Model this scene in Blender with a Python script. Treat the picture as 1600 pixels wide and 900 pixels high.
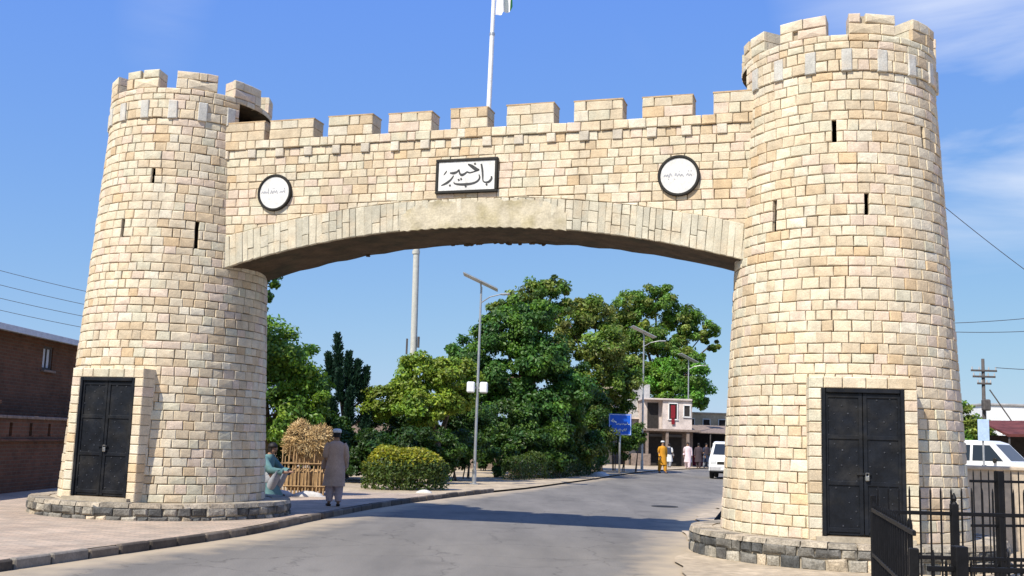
import bpy, math, random
import numpy as np
from mathutils import Vector, Matrix
random.seed(7); rng = np.random.default_rng(7)
PI = math.pi
scene = bpy.context.scene
for o in list(bpy.data.objects): bpy.data.objects.remove(o)
COL = scene.collection

# ------------------------------------------------------------------ camera
cam_d = bpy.data.cameras.new('camera'); cam = bpy.data.objects.new('camera', cam_d); COL.objects.link(cam)
cam_d.sensor_width = 36.0; cam_d.lens = 36.0 * 1660.64 / 1600.0
cam_d.clip_start = 0.1; cam_d.clip_end = 4000
cam.matrix_world = (Matrix.Translation((0, 0, 1.65)) @ Matrix.Rotation(PI/2 + 0.1421, 4, 'X') @ Matrix.Rotation(0.031, 4, 'Z'))
scene.camera = cam
scene.render.resolution_x = 1024; scene.render.resolution_y = 576

# ------------------------------------------------------------------ sun and sky
SUN = Vector((-0.533, -0.653, 1.0)).normalized()          # direction towards the sun
SUN_EL = math.asin(SUN.z); SUN_AZ = math.atan2(SUN.x, SUN.y)
sun_d = bpy.data.lights.new('sun', 'SUN'); sun_d.energy = 5.0; sun_d.angle = math.radians(0.53); sun_d.color = (1.0, 0.94, 0.845)
sun = bpy.data.objects.new('sun', sun_d); COL.objects.link(sun); sun.location = (-20, -30, 40)
sun.rotation_euler = (-SUN).to_track_quat('-Z', 'Y').to_euler()
world = bpy.data.worlds.new('World'); scene.world = world; world.use_nodes = True
def build_world():
    nt = world.node_tree; nt.nodes.clear(); N = nt.nodes.new; L = nt.links.new
    out = N('ShaderNodeOutputWorld'); bg = N('ShaderNodeBackground'); bg.inputs['Strength'].default_value = 0.108
    sky = N('ShaderNodeTexSky'); sky.sky_type = 'NISHITA'; sky.sun_disc = False
    sky.sun_elevation = SUN_EL; sky.sun_rotation = SUN_AZ; sky.altitude = 600; sky.air_density = 1.0; sky.dust_density = 0.6; sky.ozone_density = 3.2
    # camera-like colour response of the sky: clear deep blue overhead, paler towards the horizon
    sr = N('ShaderNodeSeparateColor'); L(sky.outputs[0], sr.inputs[0]); grade = N('ShaderNodeCombineColor')
    for i, (ex, kk) in enumerate(((0.68, 1.06), (0.52, 1.76), (-0.06, 7.0))):
        pw = N('ShaderNodeMath'); pw.operation = 'POWER'; L(sr.outputs[i], pw.inputs[0]); pw.inputs[1].default_value = ex
        ml = N('ShaderNodeMath'); ml.operation = 'MULTIPLY'; L(pw.outputs[0], ml.inputs[0]); ml.inputs[1].default_value = kk; L(ml.outputs[0], grade.inputs[i])
    tc = N('ShaderNodeTexCoord')
    # thin cirrus everywhere in the sky: streaky tilted noise over the whole dome
    sep = N('ShaderNodeSeparateXYZ'); L(tc.outputs['Generated'], sep.inputs[0])
    mp = N('ShaderNodeMapping'); mp.inputs['Rotation'].default_value = (0, math.radians(CIRRUS_ROT), 0); mp.inputs['Scale'].default_value = (1.0, 1.0, 5.0); mp.inputs['Location'].default_value = CIRRUS_LOC
    L(tc.outputs['Generated'], mp.inputs['Vector'])
    nz = N('ShaderNodeTexNoise'); nz.inputs['Scale'].default_value = 2.6; nz.inputs['Detail'].default_value = 6; nz.inputs['Roughness'].default_value = 0.56; nz.inputs['Distortion'].default_value = 0.35
    L(mp.outputs[0], nz.inputs['Vector'])
    big = N('ShaderNodeTexNoise'); big.inputs['Scale'].default_value = 2.0; big.inputs['Detail'].default_value = 2
    mp2 = N('ShaderNodeMapping'); mp2.inputs['Location'].default_value = CIRRUS_BIG; L(tc.outputs['Generated'], mp2.inputs['Vector']); L(mp2.outputs[0], big.inputs['Vector'])
    r1 = N('ShaderNodeMapRange'); r1.inputs[1].default_value = 0.40; r1.inputs[2].default_value = 0.72; L(nz.outputs['Fac'], r1.inputs[0])
    r2 = N('ShaderNodeMapRange'); r2.inputs[1].default_value = 0.50; r2.inputs[2].default_value = 0.62; L(big.outputs['Fac'], r2.inputs[0])
    mul = N('ShaderNodeMath'); mul.operation = 'MULTIPLY'; L(r1.outputs[0], mul.inputs[0]); L(r2.outputs[0], mul.inputs[1])
    mul2 = N('ShaderNodeMath'); mul2.operation = 'MULTIPLY'; L(mul.outputs[0], mul2.inputs[0]); mul2.inputs[1].default_value = 0.72
    hz = N('ShaderNodeMapRange'); hz.interpolation_type = 'SMOOTHSTEP'; hz.inputs[1].default_value = 0.10; hz.inputs[2].default_value = 0.24; L(sep.outputs['Z'], hz.inputs[0])
    mul3 = N('ShaderNodeMath'); mul3.operation = 'MULTIPLY'; L(mul2.outputs[0], mul3.inputs[0]); L(hz.outputs[0], mul3.inputs[1])
    mix = N('ShaderNodeMix'); mix.data_type = 'RGBA'; L(mul3.outputs[0], mix.inputs[0]); L(grade.outputs[0], mix.inputs[6]); mix.inputs[7].default_value = (7.2, 7.5, 8.0, 1)
    L(mix.outputs[2], bg.inputs['Color']); L(bg.outputs[0], out.inputs[0])
CIRRUS_ROT = -24; CIRRUS_LOC = (0.3, 1.2, 0); CIRRUS_BIG = (-0.29, -2.05, 0)
build_world()
vs = scene.view_settings; vs.view_transform = 'Standard'; vs.look = 'None'; vs.exposure = 0.32; vs.gamma = 1; vs.use_curve_mapping = False

# ------------------------------------------------------------------ materials
def new_mat(name):
    m = bpy.data.materials.new(name); m.use_nodes = True; nt = m.node_tree
    return m, nt, nt.nodes['Principled BSDF'], nt.nodes.new, nt.links.new
def rough_mat(name, col, rough=0.85, var=0.25, scale=6.0, bump=0.3, bscale=40.0, bdist=0.01, metallic=0.0, col2=None, attr=None, spec=0.3, fine=0.12, c2f=1.0, streak=False):
    """base colour (or vertex attribute) varied by two noises, with a noise bump"""
    m, nt, P, N, L = new_mat(name)
    tc = N('ShaderNodeTexCoord')
    gp = N('ShaderNodeNewGeometry')
    n1 = N('ShaderNodeTexNoise'); n1.inputs['Scale'].default_value = scale; n1.inputs['Detail'].default_value = 5; n1.inputs['Roughness'].default_value = 0.6
    n2 = N('ShaderNodeTexNoise'); n2.inputs['Scale'].default_value = scale * 9; n2.inputs['Detail'].default_value = 3
    for n in (n1, n2): L(gp.outputs['Position'], n.inputs['Vector'])
    if attr:
        a = N('ShaderNodeAttribute'); a.attribute_name = attr; base = a.outputs['Color']
    else:
        c = N('ShaderNodeRGB'); c.outputs[0].default_value = (*col, 1); base = c.outputs[0]
    r = N('ShaderNodeMapRange'); r.inputs[1].default_value = 0.3; r.inputs[2].default_value = 0.7; r.inputs[3].default_value = 1 - var; r.inputs[4].default_value = 1 + var
    L(n1.outputs['Fac'], r.inputs[0])
    r2 = N('ShaderNodeMapRange'); r2.inputs[1].default_value = 0.3; r2.inputs[2].default_value = 0.7; r2.inputs[3].default_value = 1 - fine; r2.inputs[4].default_value = 1 + fine
    L(n2.outputs['Fac'], r2.inputs[0])
    mm = N('ShaderNodeMath'); mm.operation = 'MULTIPLY'; L(r.outputs[0], mm.inputs[0]); L(r2.outputs[0], mm.inputs[1])
    if col2:
        mixc = N('ShaderNodeMix'); mixc.data_type = 'RGBA'; L(base, mixc.inputs[6]); mixc.inputs[7].default_value = (*col2, 1)
        rr = N('ShaderNodeMapRange'); rr.inputs[1].default_value = 0.48; rr.inputs[2].default_value = 0.66
        n3 = N('ShaderNodeTexNoise'); n3.inputs['Scale'].default_value = scale * 0.6; n3.inputs['Detail'].default_value = 6; L(gp.outputs['Position'], n3.inputs['Vector'])
        rr.inputs[4].default_value = c2f; L(n3.outputs['Fac'], rr.inputs[0]); L(rr.outputs[0], mixc.inputs[0]); base = mixc.outputs[2]
    if streak:                                             # rain streaks and grime run down the wall
        mps = N('ShaderNodeMapping'); mps.inputs['Scale'].default_value = (2.6, 2.6, 0.28); L(gp.outputs['Position'], mps.inputs[0])
        ns = N('ShaderNodeTexNoise'); ns.inputs['Scale'].default_value = 1.0; ns.inputs['Detail'].default_value = 6; ns.inputs['Roughness'].default_value = 0.6; L(mps.outputs[0], ns.inputs['Vector'])
        rs = N('ShaderNodeMapRange'); rs.inputs[1].default_value = 0.30; rs.inputs[2].default_value = 0.62; rs.inputs[3].default_value = 0.84; rs.inputs[4].default_value = 1.03; L(ns.outputs['Fac'], rs.inputs[0])
        ms = N('ShaderNodeMath'); ms.operation = 'MULTIPLY'; L(mm.outputs[0], ms.inputs[0]); L(rs.outputs[0], ms.inputs[1]); mm = ms
    vm = N('ShaderNodeVectorMath'); vm.operation = 'SCALE'; L(base, vm.inputs[0]); L(mm.outputs[0], vm.inputs['Scale'])
    L(vm.outputs[0], P.inputs['Base Color'])
    P.inputs['Roughness'].default_value = rough; P.inputs['Metallic'].default_value = metallic; P.inputs['Specular IOR Level'].default_value = spec
    if bump:
        nb = N('ShaderNodeTexNoise'); nb.inputs['Scale'].default_value = bscale; nb.inputs['Detail'].default_value = 4; L(gp.outputs['Position'], nb.inputs['Vector'])
        b = N('ShaderNodeBump'); b.inputs['Strength'].default_value = bump; b.inputs['Distance'].default_value = bdist; L(nb.outputs['Fac'], b.inputs['Height']); L(b.outputs[0], P.inputs['Normal'])
    return m
def leaf_mat(name, gloss=0.45, trans=0.35):
    m, nt, P, N, L = new_mat(name)
    a = N('ShaderNodeAttribute'); a.attribute_name = 'tint'
    L(a.outputs['Color'], P.inputs['Base Color']); P.inputs['Roughness'].default_value = gloss; P.inputs['Specular IOR Level'].default_value = 0.35
    t = N('ShaderNodeBsdfTranslucent'); vm = N('ShaderNodeVectorMath'); vm.operation = 'MULTIPLY'; L(a.outputs['Color'], vm.inputs[0]); vm.inputs[1].default_value = (1.25, 1.35, 0.6); L(vm.outputs[0], t.inputs['Color'])
    mx = N('ShaderNodeMixShader'); mx.inputs[0].default_value = trans; L(P.outputs[0], mx.inputs[1]); L(t.outputs[0], mx.inputs[2])
    L(mx.outputs[0], nt.nodes['Material Output'].inputs[0])
    return m
def brick_mat(name, c1, c2, cm, scale, bw, bh, mortar=0.02, axes='XZ', bump=0.5, rough=0.9, var=0.25):
    m, nt, P, N, L = new_mat(name)
    g = N('ShaderNodeNewGeometry'); sp = N('ShaderNodeSeparateXYZ'); L(g.outputs['Position'], sp.inputs[0]); cb = N('ShaderNodeCombineXYZ')
    L(sp.outputs[axes[0]], cb.inputs[0]); L(sp.outputs[axes[1]], cb.inputs[1])
    br = N('ShaderNodeTexBrick'); br.inputs['Scale'].default_value = scale; br.inputs['Brick Width'].default_value = bw; br.inputs['Row Height'].default_value = bh; br.inputs['Mortar Size'].default_value = mortar; br.inputs['Mortar Smooth'].default_value = 0.3
    br.inputs['Color1'].default_value = (*c1, 1); br.inputs['Color2'].default_value = (*c2, 1); br.inputs['Mortar'].default_value = (*cm, 1)
    L(cb.outputs[0], br.inputs['Vector'])
    n = N('ShaderNodeTexNoise'); n.inputs['Scale'].default_value = 1.3; n.inputs['Detail'].default_value = 8; n.inputs['Roughness'].default_value = 0.65; L(g.outputs['Position'], n.inputs['Vector'])
    r = N('ShaderNodeMapRange'); r.inputs[1].default_value = 0.3; r.inputs[2].default_value = 0.7; r.inputs[3].default_value = 1 - var; r.inputs[4].default_value = 1 + var; L(n.outputs['Fac'], r.inputs[0])
    vm = N('ShaderNodeVectorMath'); vm.operation = 'SCALE'; L(br.outputs['Color'], vm.inputs[0]); L(r.outputs[0], vm.inputs['Scale']); L(vm.outputs[0], P.inputs['Base Color'])
    P.inputs['Roughness'].default_value = rough; P.inputs['Specular IOR Level'].default_value = 0.25
    b = N('ShaderNodeBump'); b.inputs['Strength'].default_value = bump; b.inputs['Distance'].default_value = 0.006; b.invert = True; L(br.outputs['Fac'], b.inputs['Height']); L(b.outputs[0], P.inputs['Normal'])
    return m
def glass_mat(name, col=(0.02, 0.025, 0.03), rough=0.06):
    m, nt, P, N, L = new_mat(name); P.inputs['Base Color'].default_value = (*col, 1); P.inputs['Roughness'].default_value = rough; P.inputs['Specular IOR Level'].default_value = 0.6
    n = N('ShaderNodeTexNoise'); n.inputs['Scale'].default_value = 3; r = N('ShaderNodeMapRange'); r.inputs[3].default_value = rough; r.inputs[4].default_value = rough + 0.12; L(n.outputs['Fac'], r.inputs[0]); L(r.outputs[0], P.inputs['Roughness'])
    return m
def asphalt_mat():
    m, nt, P, N, L = new_mat('asphalt')
    g = N('ShaderNodeNewGeometry'); a = N('ShaderNodeAttribute'); a.attribute_name = 'edge'
    n1 = N('ShaderNodeTexNoise'); n1.inputs['Scale'].default_value = 0.5; n1.inputs['Detail'].default_value = 7; n1.inputs['Roughness'].default_value = 0.62
    mp = N('ShaderNodeMapping'); mp.inputs['Scale'].default_value = (1.6, 0.35, 1); mp.inputs['Rotation'].default_value = (0, 0, 0.25); L(g.outputs['Position'], mp.inputs[0]); L(mp.outputs[0], n1.inputs['Vector'])
    n2 = N('ShaderNodeTexNoise'); n2.inputs['Scale'].default_value = 60; n2.inputs['Detail'].default_value = 3; L(g.outputs['Position'], n2.inputs['Vector'])
    n3 = N('ShaderNodeTexNoise'); n3.inputs['Scale'].default_value = 1.7; n3.inputs['Detail'].default_value = 6; L(g.outputs['Position'], n3.inputs['Vector'])
    cr = N('ShaderNodeValToRGB'); cr.color_ramp.elements[0].position = 0.32; cr.color_ramp.elements[0].color = (0.138, 0.128, 0.112, 1); cr.color_ramp.elements[1].position = 0.68; cr.color_ramp.elements[1].color = (0.212, 0.195, 0.168, 1)
    L(n1.outputs['Fac'], cr.inputs[0])
    r2 = N('ShaderNodeMapRange'); r2.inputs[1].default_value = 0.25; r2.inputs[2].default_value = 0.75; r2.inputs[3].default_value = 0.75; r2.inputs[4].default_value = 1.25; L(n2.outputs['Fac'], r2.inputs[0])
    vm = N('ShaderNodeVectorMath'); vm.operation = 'SCALE'; L(cr.outputs[0], vm.inputs[0]); L(r2.outputs[0], vm.inputs['Scale'])
    vo = N('ShaderNodeTexVoronoi'); vo.feature = 'DISTANCE_TO_EDGE'; vo.inputs['Scale'].default_value = 0.55; dn = N('ShaderNodeTexNoise'); dn.inputs['Scale'].default_value = 2.2; dn.inputs['Detail'].default_value = 5; L(g.outputs['Position'], dn.inputs['Vector'])
    dv = N('ShaderNodeMixRGB'); dv.blend_type = 'LINEAR_LIGHT'; dv.inputs[0].default_value = 0.35; L(g.outputs['Position'], dv.inputs[1]); L(dn.outputs['Color'], dv.inputs[2]); L(dv.outputs[0], vo.inputs['Vector'])
    ck = N('ShaderNodeMapRange'); ck.inputs[1].default_value = 0.0; ck.inputs[2].default_value = 0.012; ck.inputs[3].default_value = 0.62; ck.inputs[4].default_value = 1.0; L(vo.outputs['Distance'], ck.inputs[0])
    n5 = N('ShaderNodeTexNoise'); n5.inputs['Scale'].default_value = 0.8; n5.inputs['Detail'].default_value = 3; L(g.outputs['Position'], n5.inputs['Vector'])
    st5 = N('ShaderNodeMapRange'); st5.inputs[1].default_value = 0.30; st5.inputs[2].default_value = 0.42; st5.inputs[3].default_value = 0.80; st5.inputs[4].default_value = 1.0; L(n5.outputs['Fac'], st5.inputs[0])
    m5 = N('ShaderNodeMath'); m5.operation = 'MULTIPLY'; L(ck.outputs[0], m5.inputs[0]); L(st5.outputs[0], m5.inputs[1]); vm5 = N('ShaderNodeVectorMath'); vm5.operation = 'SCALE'; L(vm.outputs[0], vm5.inputs[0]); L(m5.outputs[0], vm5.inputs['Scale']); vm = vm5
    # blown sand along both edges
    ad = N('ShaderNodeMath'); ad.operation = 'MULTIPLY_ADD'; L(n3.outputs['Fac'], ad.inputs[0]); ad.inputs[1].default_value = 0.9; L(a.outputs['Fac'], ad.inputs[2])
    rr = N('ShaderNodeMapRange'); rr.inputs[1].default_value = 0.80; rr.inputs[2].default_value = 1.35; L(ad.outputs[0], rr.inputs[0])
    mx = N('ShaderNodeMix'); mx.data_type = 'RGBA'; L(rr.outputs[0], mx.inputs[0]); L(vm.outputs[0], mx.inputs[6]); mx.inputs[7].default_value = (0.40, 0.325, 0.225, 1)
    L(mx.outputs[2], P.inputs['Base Color']); P.inputs['Roughness'].default_value = 0.85; P.inputs['Specular IOR Level'].default_value = 0.25
    b = N('ShaderNodeBump'); b.inputs['Strength'].default_value = 0.35; b.inputs['Distance'].default_value = 0.006; L(n2.outputs['Fac'], b.inputs['Height']); L(b.outputs[0], P.inputs['Normal'])
    return m

M_STONE = rough_mat('ashlar_limestone', None, attr='tint', var=0.13, scale=7, bump=0.55, bscale=30, bdist=0.010, fine=0.15, rough=0.9, col2=(0.62, 0.45, 0.27), c2f=0.27, streak=True)
M_MORTAR = rough_mat('lime_mortar', (0.25, 0.195, 0.135), var=0.3, scale=4)
M_RUBBLE = rough_mat('plinth_rubble', None, attr='tint', var=0.45, scale=5, bump=0.8, bscale=20, bdist=0.02, fine=0.3)
M_CEMENT = rough_mat('cement_render', (0.40, 0.34, 0.25), var=0.25, scale=3, bump=0.4, bscale=30)
M_CAP = rough_mat('tan_capping', (0.46, 0.33, 0.19), var=0.3, scale=5)
M_PATCH = rough_mat('stained_plaster', (0.53, 0.465, 0.335), var=0.2, scale=3.4, bump=0.6, bscale=18, bdist=0.015, col2=(0.34, 0.285, 0.15), c2f=.75)
M_SHADECONC = rough_mat('shade_dark_concrete', (0.085, 0.058, 0.034), var=0.4, scale=3, bump=0.5, bscale=12, bdist=0.02, col2=(0.05, 0.042, 0.024))  # shade under the arch and in the turret rooms is put into this colour
M_DOOR = rough_mat('black_door_paint', (0.007, 0.0085, 0.012), rough=0.5, var=0.5, scale=5, bump=0.3, bscale=6, bdist=0.03, spec=0.25, col2=(0.022, 0.021, 0.020), c2f=.8)
M_STUD = rough_mat('worn_steel_studs', (0.06, 0.062, 0.07), rough=0.4, var=0.5, scale=9, metallic=0.3, bump=0)
M_BLACK = rough_mat('black_frame_paint', (0.018, 0.016, 0.012), rough=0.55, var=0.3, bump=0.1)
M_RAIL = rough_mat('black_railing_paint', (0.006, 0.006, 0.007), rough=0.55, var=0.35, scale=9, bump=0.2, spec=0.2)
M_MARBLE = rough_mat('white_marble', (0.68, 0.665, 0.62), rough=0.5, var=0.12, scale=3, bump=0)
M_INK = rough_mat('sign_ink', (0.05, 0.05, 0.05), rough=0.6, var=0.3, scale=12, bump=0)
M_INKF = rough_mat('faded_sign_ink', (0.36, 0.36, 0.38), rough=0.6, var=0.25, scale=12, bump=0)
M_BRASS = rough_mat('lock_steel', (0.5, 0.48, 0.42), rough=0.35, var=0.2, metallic=0.9, bump=0)
M_WHITE = rough_mat('white_paint', (0.78, 0.78, 0.76), rough=0.45, var=0.08, bump=0.05)
M_GREENFLAG = rough_mat('green_cloth', (0.01, 0.10, 0.035), var=0.1, bump=0.1)
M_WHITECLOTH = rough_mat('white_cloth', (0.80, 0.80, 0.79), var=0.05, bump=0.1)
M_STEEL = rough_mat('galvanised_steel', (0.42, 0.43, 0.43), rough=0.45, var=0.15, metallic=0.6, bump=0.05)
M_MAST = rough_mat('cream_mast_paint', (0.50, 0.49, 0.43), rough=0.6, var=0.12, bump=0.05)
M_SOLAR = rough_mat('solar_cells', (0.02, 0.03, 0.07), rough=0.2, var=0.2, bump=0, spec=0.6)
M_ASPHALT = asphalt_mat()
M_SAND = rough_mat('sandy_dirt', (0.42, 0.34, 0.235), var=0.28, scale=0.7, bump=0.5, bscale=25, bdist=0.02, fine=0.2)
M_DIRT = rough_mat('dry_earth', (0.27, 0.215, 0.15), var=0.3, scale=0.25, bump=0.4, bscale=8, bdist=0.03, col2=(0.20, 0.17, 0.10))
M_PAVER = brick_mat('pink_pavers', (0.475, 0.36, 0.265), (0.35, 0.285, 0.22), (0.28, 0.235, 0.18), 1.0, 0.22, 0.11, 0.008, 'XY', var=0.22)
M_KERB = rough_mat('kerb_concrete', None, attr='tint', var=0.3, scale=4, bump=0.5, bscale=25)
M_BRICKWALL = brick_mat('dark_brick', (0.15, 0.066, 0.038), (0.105, 0.050, 0.030), (0.12, 0.085, 0.06), 1.0, 0.24, 0.085, 0.012, 'YZ', var=0.3)
M_COPING = rough_mat('old_coping', (0.22, 0.17, 0.14), var=0.3)
M_ROOFTIN = rough_mat('pale_roof_sheet', (0.55, 0.58, 0.62), rough=0.5, var=0.1)
M_PANE = glass_mat('window_pane', (0.62, 0.66, 0.72), 0.1)
M_CARGLASS = glass_mat('car_glass')
M_CARWHITE = rough_mat('white_car_paint', (0.72, 0.72, 0.70), rough=0.3, var=0.06, bump=0, spec=0.5)
M_TYRE = rough_mat('tyre_rubber', (0.02, 0.02, 0.02), var=0.2)
M_LAMP = glass_mat('lamp_lens', (0.6, 0.6, 0.58), 0.15)
M_LAMPRED = glass_mat('lamp_lens_red', (0.4, 0.02, 0.02), 0.15)
M_LEAF = leaf_mat('leaves'); M_NEEDLE = leaf_mat('needles', 0.6, 0.15)
M_BARK = rough_mat('bark', (0.13, 0.095, 0.065), var=0.4, scale=5, bump=0.8, bscale=20, bdist=0.03)
M_STRAW = rough_mat('straw', None, attr='tint', var=0.2, scale=6, bump=0)
M_STICK = rough_mat('cane_sticks', (0.36, 0.23, 0.11), var=0.35, scale=7, bump=0.3)
M_BLUE = rough_mat('blue_sign_sheet', (0.015, 0.12, 0.60), rough=0.4, var=0.08, bump=0)
M_SIGNW = rough_mat('sign_white', (0.72, 0.76, 0.80), rough=0.45, var=0.05, bump=0)
M_PALEBLUE = rough_mat('pale_blue_sheet', (0.42, 0.55, 0.72), rough=0.45, var=0.1, bump=0)
M_GREYWALL = rough_mat('grey_plaster', (0.40, 0.39, 0.38), var=0.25, scale=1.2, bump=0.3)
M_PINKWALL = rough_mat('pale_pink_plaster', (0.56, 0.48, 0.43), var=0.25, scale=1.2, bump=0.3)
M_TANWALL = rough_mat('tan_plaster', (0.52, 0.42, 0.29), var=0.2, scale=0.8, bump=0.3)
M_CREAMWALL = rough_mat('cream_plaster', (0.55, 0.45, 0.33), var=0.22, scale=1.5, bump=0.3)
M_DARKIN = rough_mat('dark_interior', (0.03, 0.026, 0.024), var=0.3)
M_SHUTTER = rough_mat('shop_shutter', (0.10, 0.10, 0.11), rough=0.5, var=0.2, metallic=0.3)
M_REDCLOTH = rough_mat('dark_red_cloth', (0.20, 0.012, 0.02), var=0.2)
M_AWNING = rough_mat('weathered_awning', (0.12, 0.035, 0.03), var=0.4, scale=2)
M_POLE = rough_mat('dark_timber_pole', (0.09, 0.08, 0.075), var=0.3)
M_WIRE = rough_mat('wire', (0.06, 0.06, 0.07), var=0.1, bump=0)
M_SKIN = rough_mat('skin', (0.33, 0.19, 0.12), rough=0.6, var=0.1, bump=0)
M_HAIR = rough_mat('dark_hair', (0.012, 0.01, 0.009), rough=0.6, var=0.2)
M_SHOE = rough_mat('dark_sandals', (0.04, 0.028, 0.02), var=0.2)
M_LITTER = rough_mat('pale_rags', (0.52, 0.50, 0.46), var=0.15)

# ------------------------------------------------------------------ mesh helpers
WO = {}                                                    # world origin (build frame) of every object
def mk(name, V, F, mat, parent=None, tint=None, smooth=False, origin=None, mats=None, fmat=None):
    """one mesh object; V in the build frame (world for the setting, local for a thing built at 0)"""
    V = np.asarray(V, dtype=float).reshape(-1, 3)
    if origin is None:
        origin = ((V[:, 0].min() + V[:, 0].max())/2, (V[:, 1].min() + V[:, 1].max())/2, V[:, 2].min())
    og = np.asarray(origin, dtype=float)
    me = bpy.data.meshes.new(name); me.from_pydata((V - og).tolist(), [], F if isinstance(F, list) else F.tolist())
    me.materials.append(mat)
    if mats:
        for q in mats: me.materials.append(q)
        me.polygons.foreach_set('material_index', fmat)
    if tint is not None:
        t = np.asarray(tint, dtype=float)
        if t.ndim == 1: t = np.tile(t, (len(V), 1))
        at = me.color_attributes.new('tint', 'FLOAT_COLOR', 'POINT'); at.data.foreach_set('color', np.c_[t, np.ones(len(t))].ravel())
    if smooth: me.polygons.foreach_set('use_smooth', [True]*len(me.polygons))
    me.update()
    o = bpy.data.objects.new(name, me); COL.objects.link(o)
    place(o, og, parent)
    return o
def place(o, og, parent):
    WO[o.name] = np.array(og, dtype=float)
    if parent is not None:
        o.parent = parent; o.location = (WO[o.name] - WO[parent.name]).tolist()
    else: o.location = tuple(og)
def empty(name, loc=(0, 0, 0), label=None, cat=None, group=None, parent=None):
    o = bpy.data.objects.new(name, None); o.empty_display_size = 0.2; COL.objects.link(o); place(o, loc, parent)
    if label: tag(o, label, cat, group)
    return o
def tag(o, label, cat, group=None):
    o['label'] = label; o['category'] = cat
    if group: o['group'] = group
    return o
def kind(o, k): o['kind'] = k; return o
def finish(o, loc, rz=0.0, s=1.0):
    o.location = loc; o.rotation_euler = (0, 0, rz); o.scale = (s, s, s); return o
class MB:
    """collects shapes for ONE mesh"""
    def __init__(s): s.V = []; s.F = []; s.T = []
    def add(s, V, F, t=None):
        b = len(s.V); s.V += [tuple(v) for v in V]; s.F += [tuple(i + b for i in f) for f in F]
        if t is not None: s.T += [t]*len(V)
        return s
    def box(s, c, size, rz=0, bev=0.0, t=None, rx=0, ry=0):
        hx, hy, hz = size[0]/2, size[1]/2, size[2]/2
        R = Matrix.Rotation(rz, 3, 'Z') @ Matrix.Rotation(ry, 3, 'Y') @ Matrix.Rotation(rx, 3, 'X')
        if bev <= 0:
            P = [(x*hx, y*hy, z*hz) for z in (-1, 1) for x, y in ((-1, -1), (1, -1), (1, 1), (-1, 1))]
            F = [(3, 2, 1, 0), (4, 5, 6, 7), (0, 1, 5, 4), (1, 2, 6, 5), (2, 3, 7, 6), (3, 0, 4, 7)]
        else:
            bx = min(bev, hx*.9); by = min(bev, hy*.9); bz = min(bev, hz*.9)
            def ring(ix, iy, z):
                return [(-hx+ix, -hy+by+iy*0, z), (-hx+bx, -hy+iy, z), (hx-bx, -hy+iy, z), (hx-ix, -hy+by, z), (hx-ix, hy-by, z), (hx-bx, hy-iy, z), (-hx+bx, hy-iy, z), (-hx+ix, hy-by, z)]
            P = ring(bx, by, -hz) + ring(0, 0, -hz+bz) + ring(0, 0, hz-bz) + ring(bx, by, hz)
            F = []
            for k in range(3):
                for i in range(8): F.append((k*8+i, k*8+(i+1) % 8, k*8+8+(i+1) % 8, k*8+8+i))
            F.append(tuple(range(7, -1, -1))); F.append(tuple(range(24, 32)))
        return s.add([Vector(c) + R @ Vector(p) for p in P], F, t)
    def tube(s, pts, rad, n=8, cap=True, t=None, sx=1.0):
        pts = [Vector(p) for p in pts]
        if not isinstance(rad, (list, tuple)): rad = [rad]*len(pts)
        V = []; F = []; up = Vector((0, 0, 1))
        for i, p in enumerate(pts):
            d = (pts[min(i+1, len(pts)-1)] - pts[max(i-1, 0)]).normalized()
            a = d.cross(Vector((0, 1, 0)) if abs(d.z) > 0.8 else up).normalized(); b = d.cross(a).normalized()
            for k in range(n):
                q = 2*PI*k/n; V.append(p + (a*math.cos(q)*sx + b*math.sin(q))*rad[i])
        for i in range(len(pts)-1):
            for k in range(n): F.append((i*n+k, i*n+(k+1) % n, (i+1)*n+(k+1) % n, (i+1)*n+k))
        if cap: F.append(tuple(range(n-1, -1, -1))); F.append(tuple(range((len(pts)-1)*n, len(pts)*n)))
        return s.add(V, F, t)
    def rings(s, rings, cap=True, t=None):
        n = len(rings[0]); V = [p for r in rings for p in r]; F = []
        for i in range(len(rings)-1):
            for k in range(n): F.append((i*n+k, i*n+(k+1) % n, (i+1)*n+(k+1) % n, (i+1)*n+k))
        if cap: F.append(tuple(range(n-1, -1, -1))); F.append(tuple(range((len(rings)-1)*n, len(rings)*n)))
        return s.add(V, F, t)
    def build(s, name, mat, parent=None, smooth=False, origin=None):
        return mk(name, s.V, s.F, mat, parent, tint=np.array(s.T) if s.T else None, smooth=smooth, origin=origin)

# ------------------------------------------------------------------ ground, road, pavements
def sheet(name, xs0, xs1, ys, z, mat, cols=1, edge=False):
    V = []; F = []; E = []
    for i, y in enumerate(ys):
        for c in range(cols+1):
            f = c/cols; V.append((xs0[i]*(1-f) + xs1[i]*f, y, z)); E.append(f)
    n = cols+1
    for i in range(len(ys)-1):
        for c in range(cols): F.append((i*n+c, i*n+c+1, (i+1)*n+c+1, (i+1)*n+c))
    o = mk(name, V, F, mat, origin=(0, 0, z)); kind(o, 'structure')
    if edge:
        at = o.data.attributes.new('edge', 'FLOAT', 'POINT')
        w = [abs(xs1[i] - xs0[i]) for i in range(len(ys)) for c in range(cols+1)]
        at.data.foreach_set('value', [max(0.0, 1 - min(f*ww/1.5, (1-f)*ww/1.5)) for f, ww in zip(E, w)])
    return o
KY = [-60, -5, 5, 12.3, 17.3, 20.5, 25, 30, 33, 46, 64, 79, 95, 120, 170]
KL = [-27, -10.6, -7.8, -5.7, -4.2, -3.7, -2.95, -1.65, -0.7, 3.0, 8.0, 14.0, 22, 37, 70]
KR = [-19, -2.8, 0.0, 2.0, 3.0, 3.6, 4.6, 6.1, 7.1, 11.4, 18.0, 26.0, 36, 53, 88]
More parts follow.
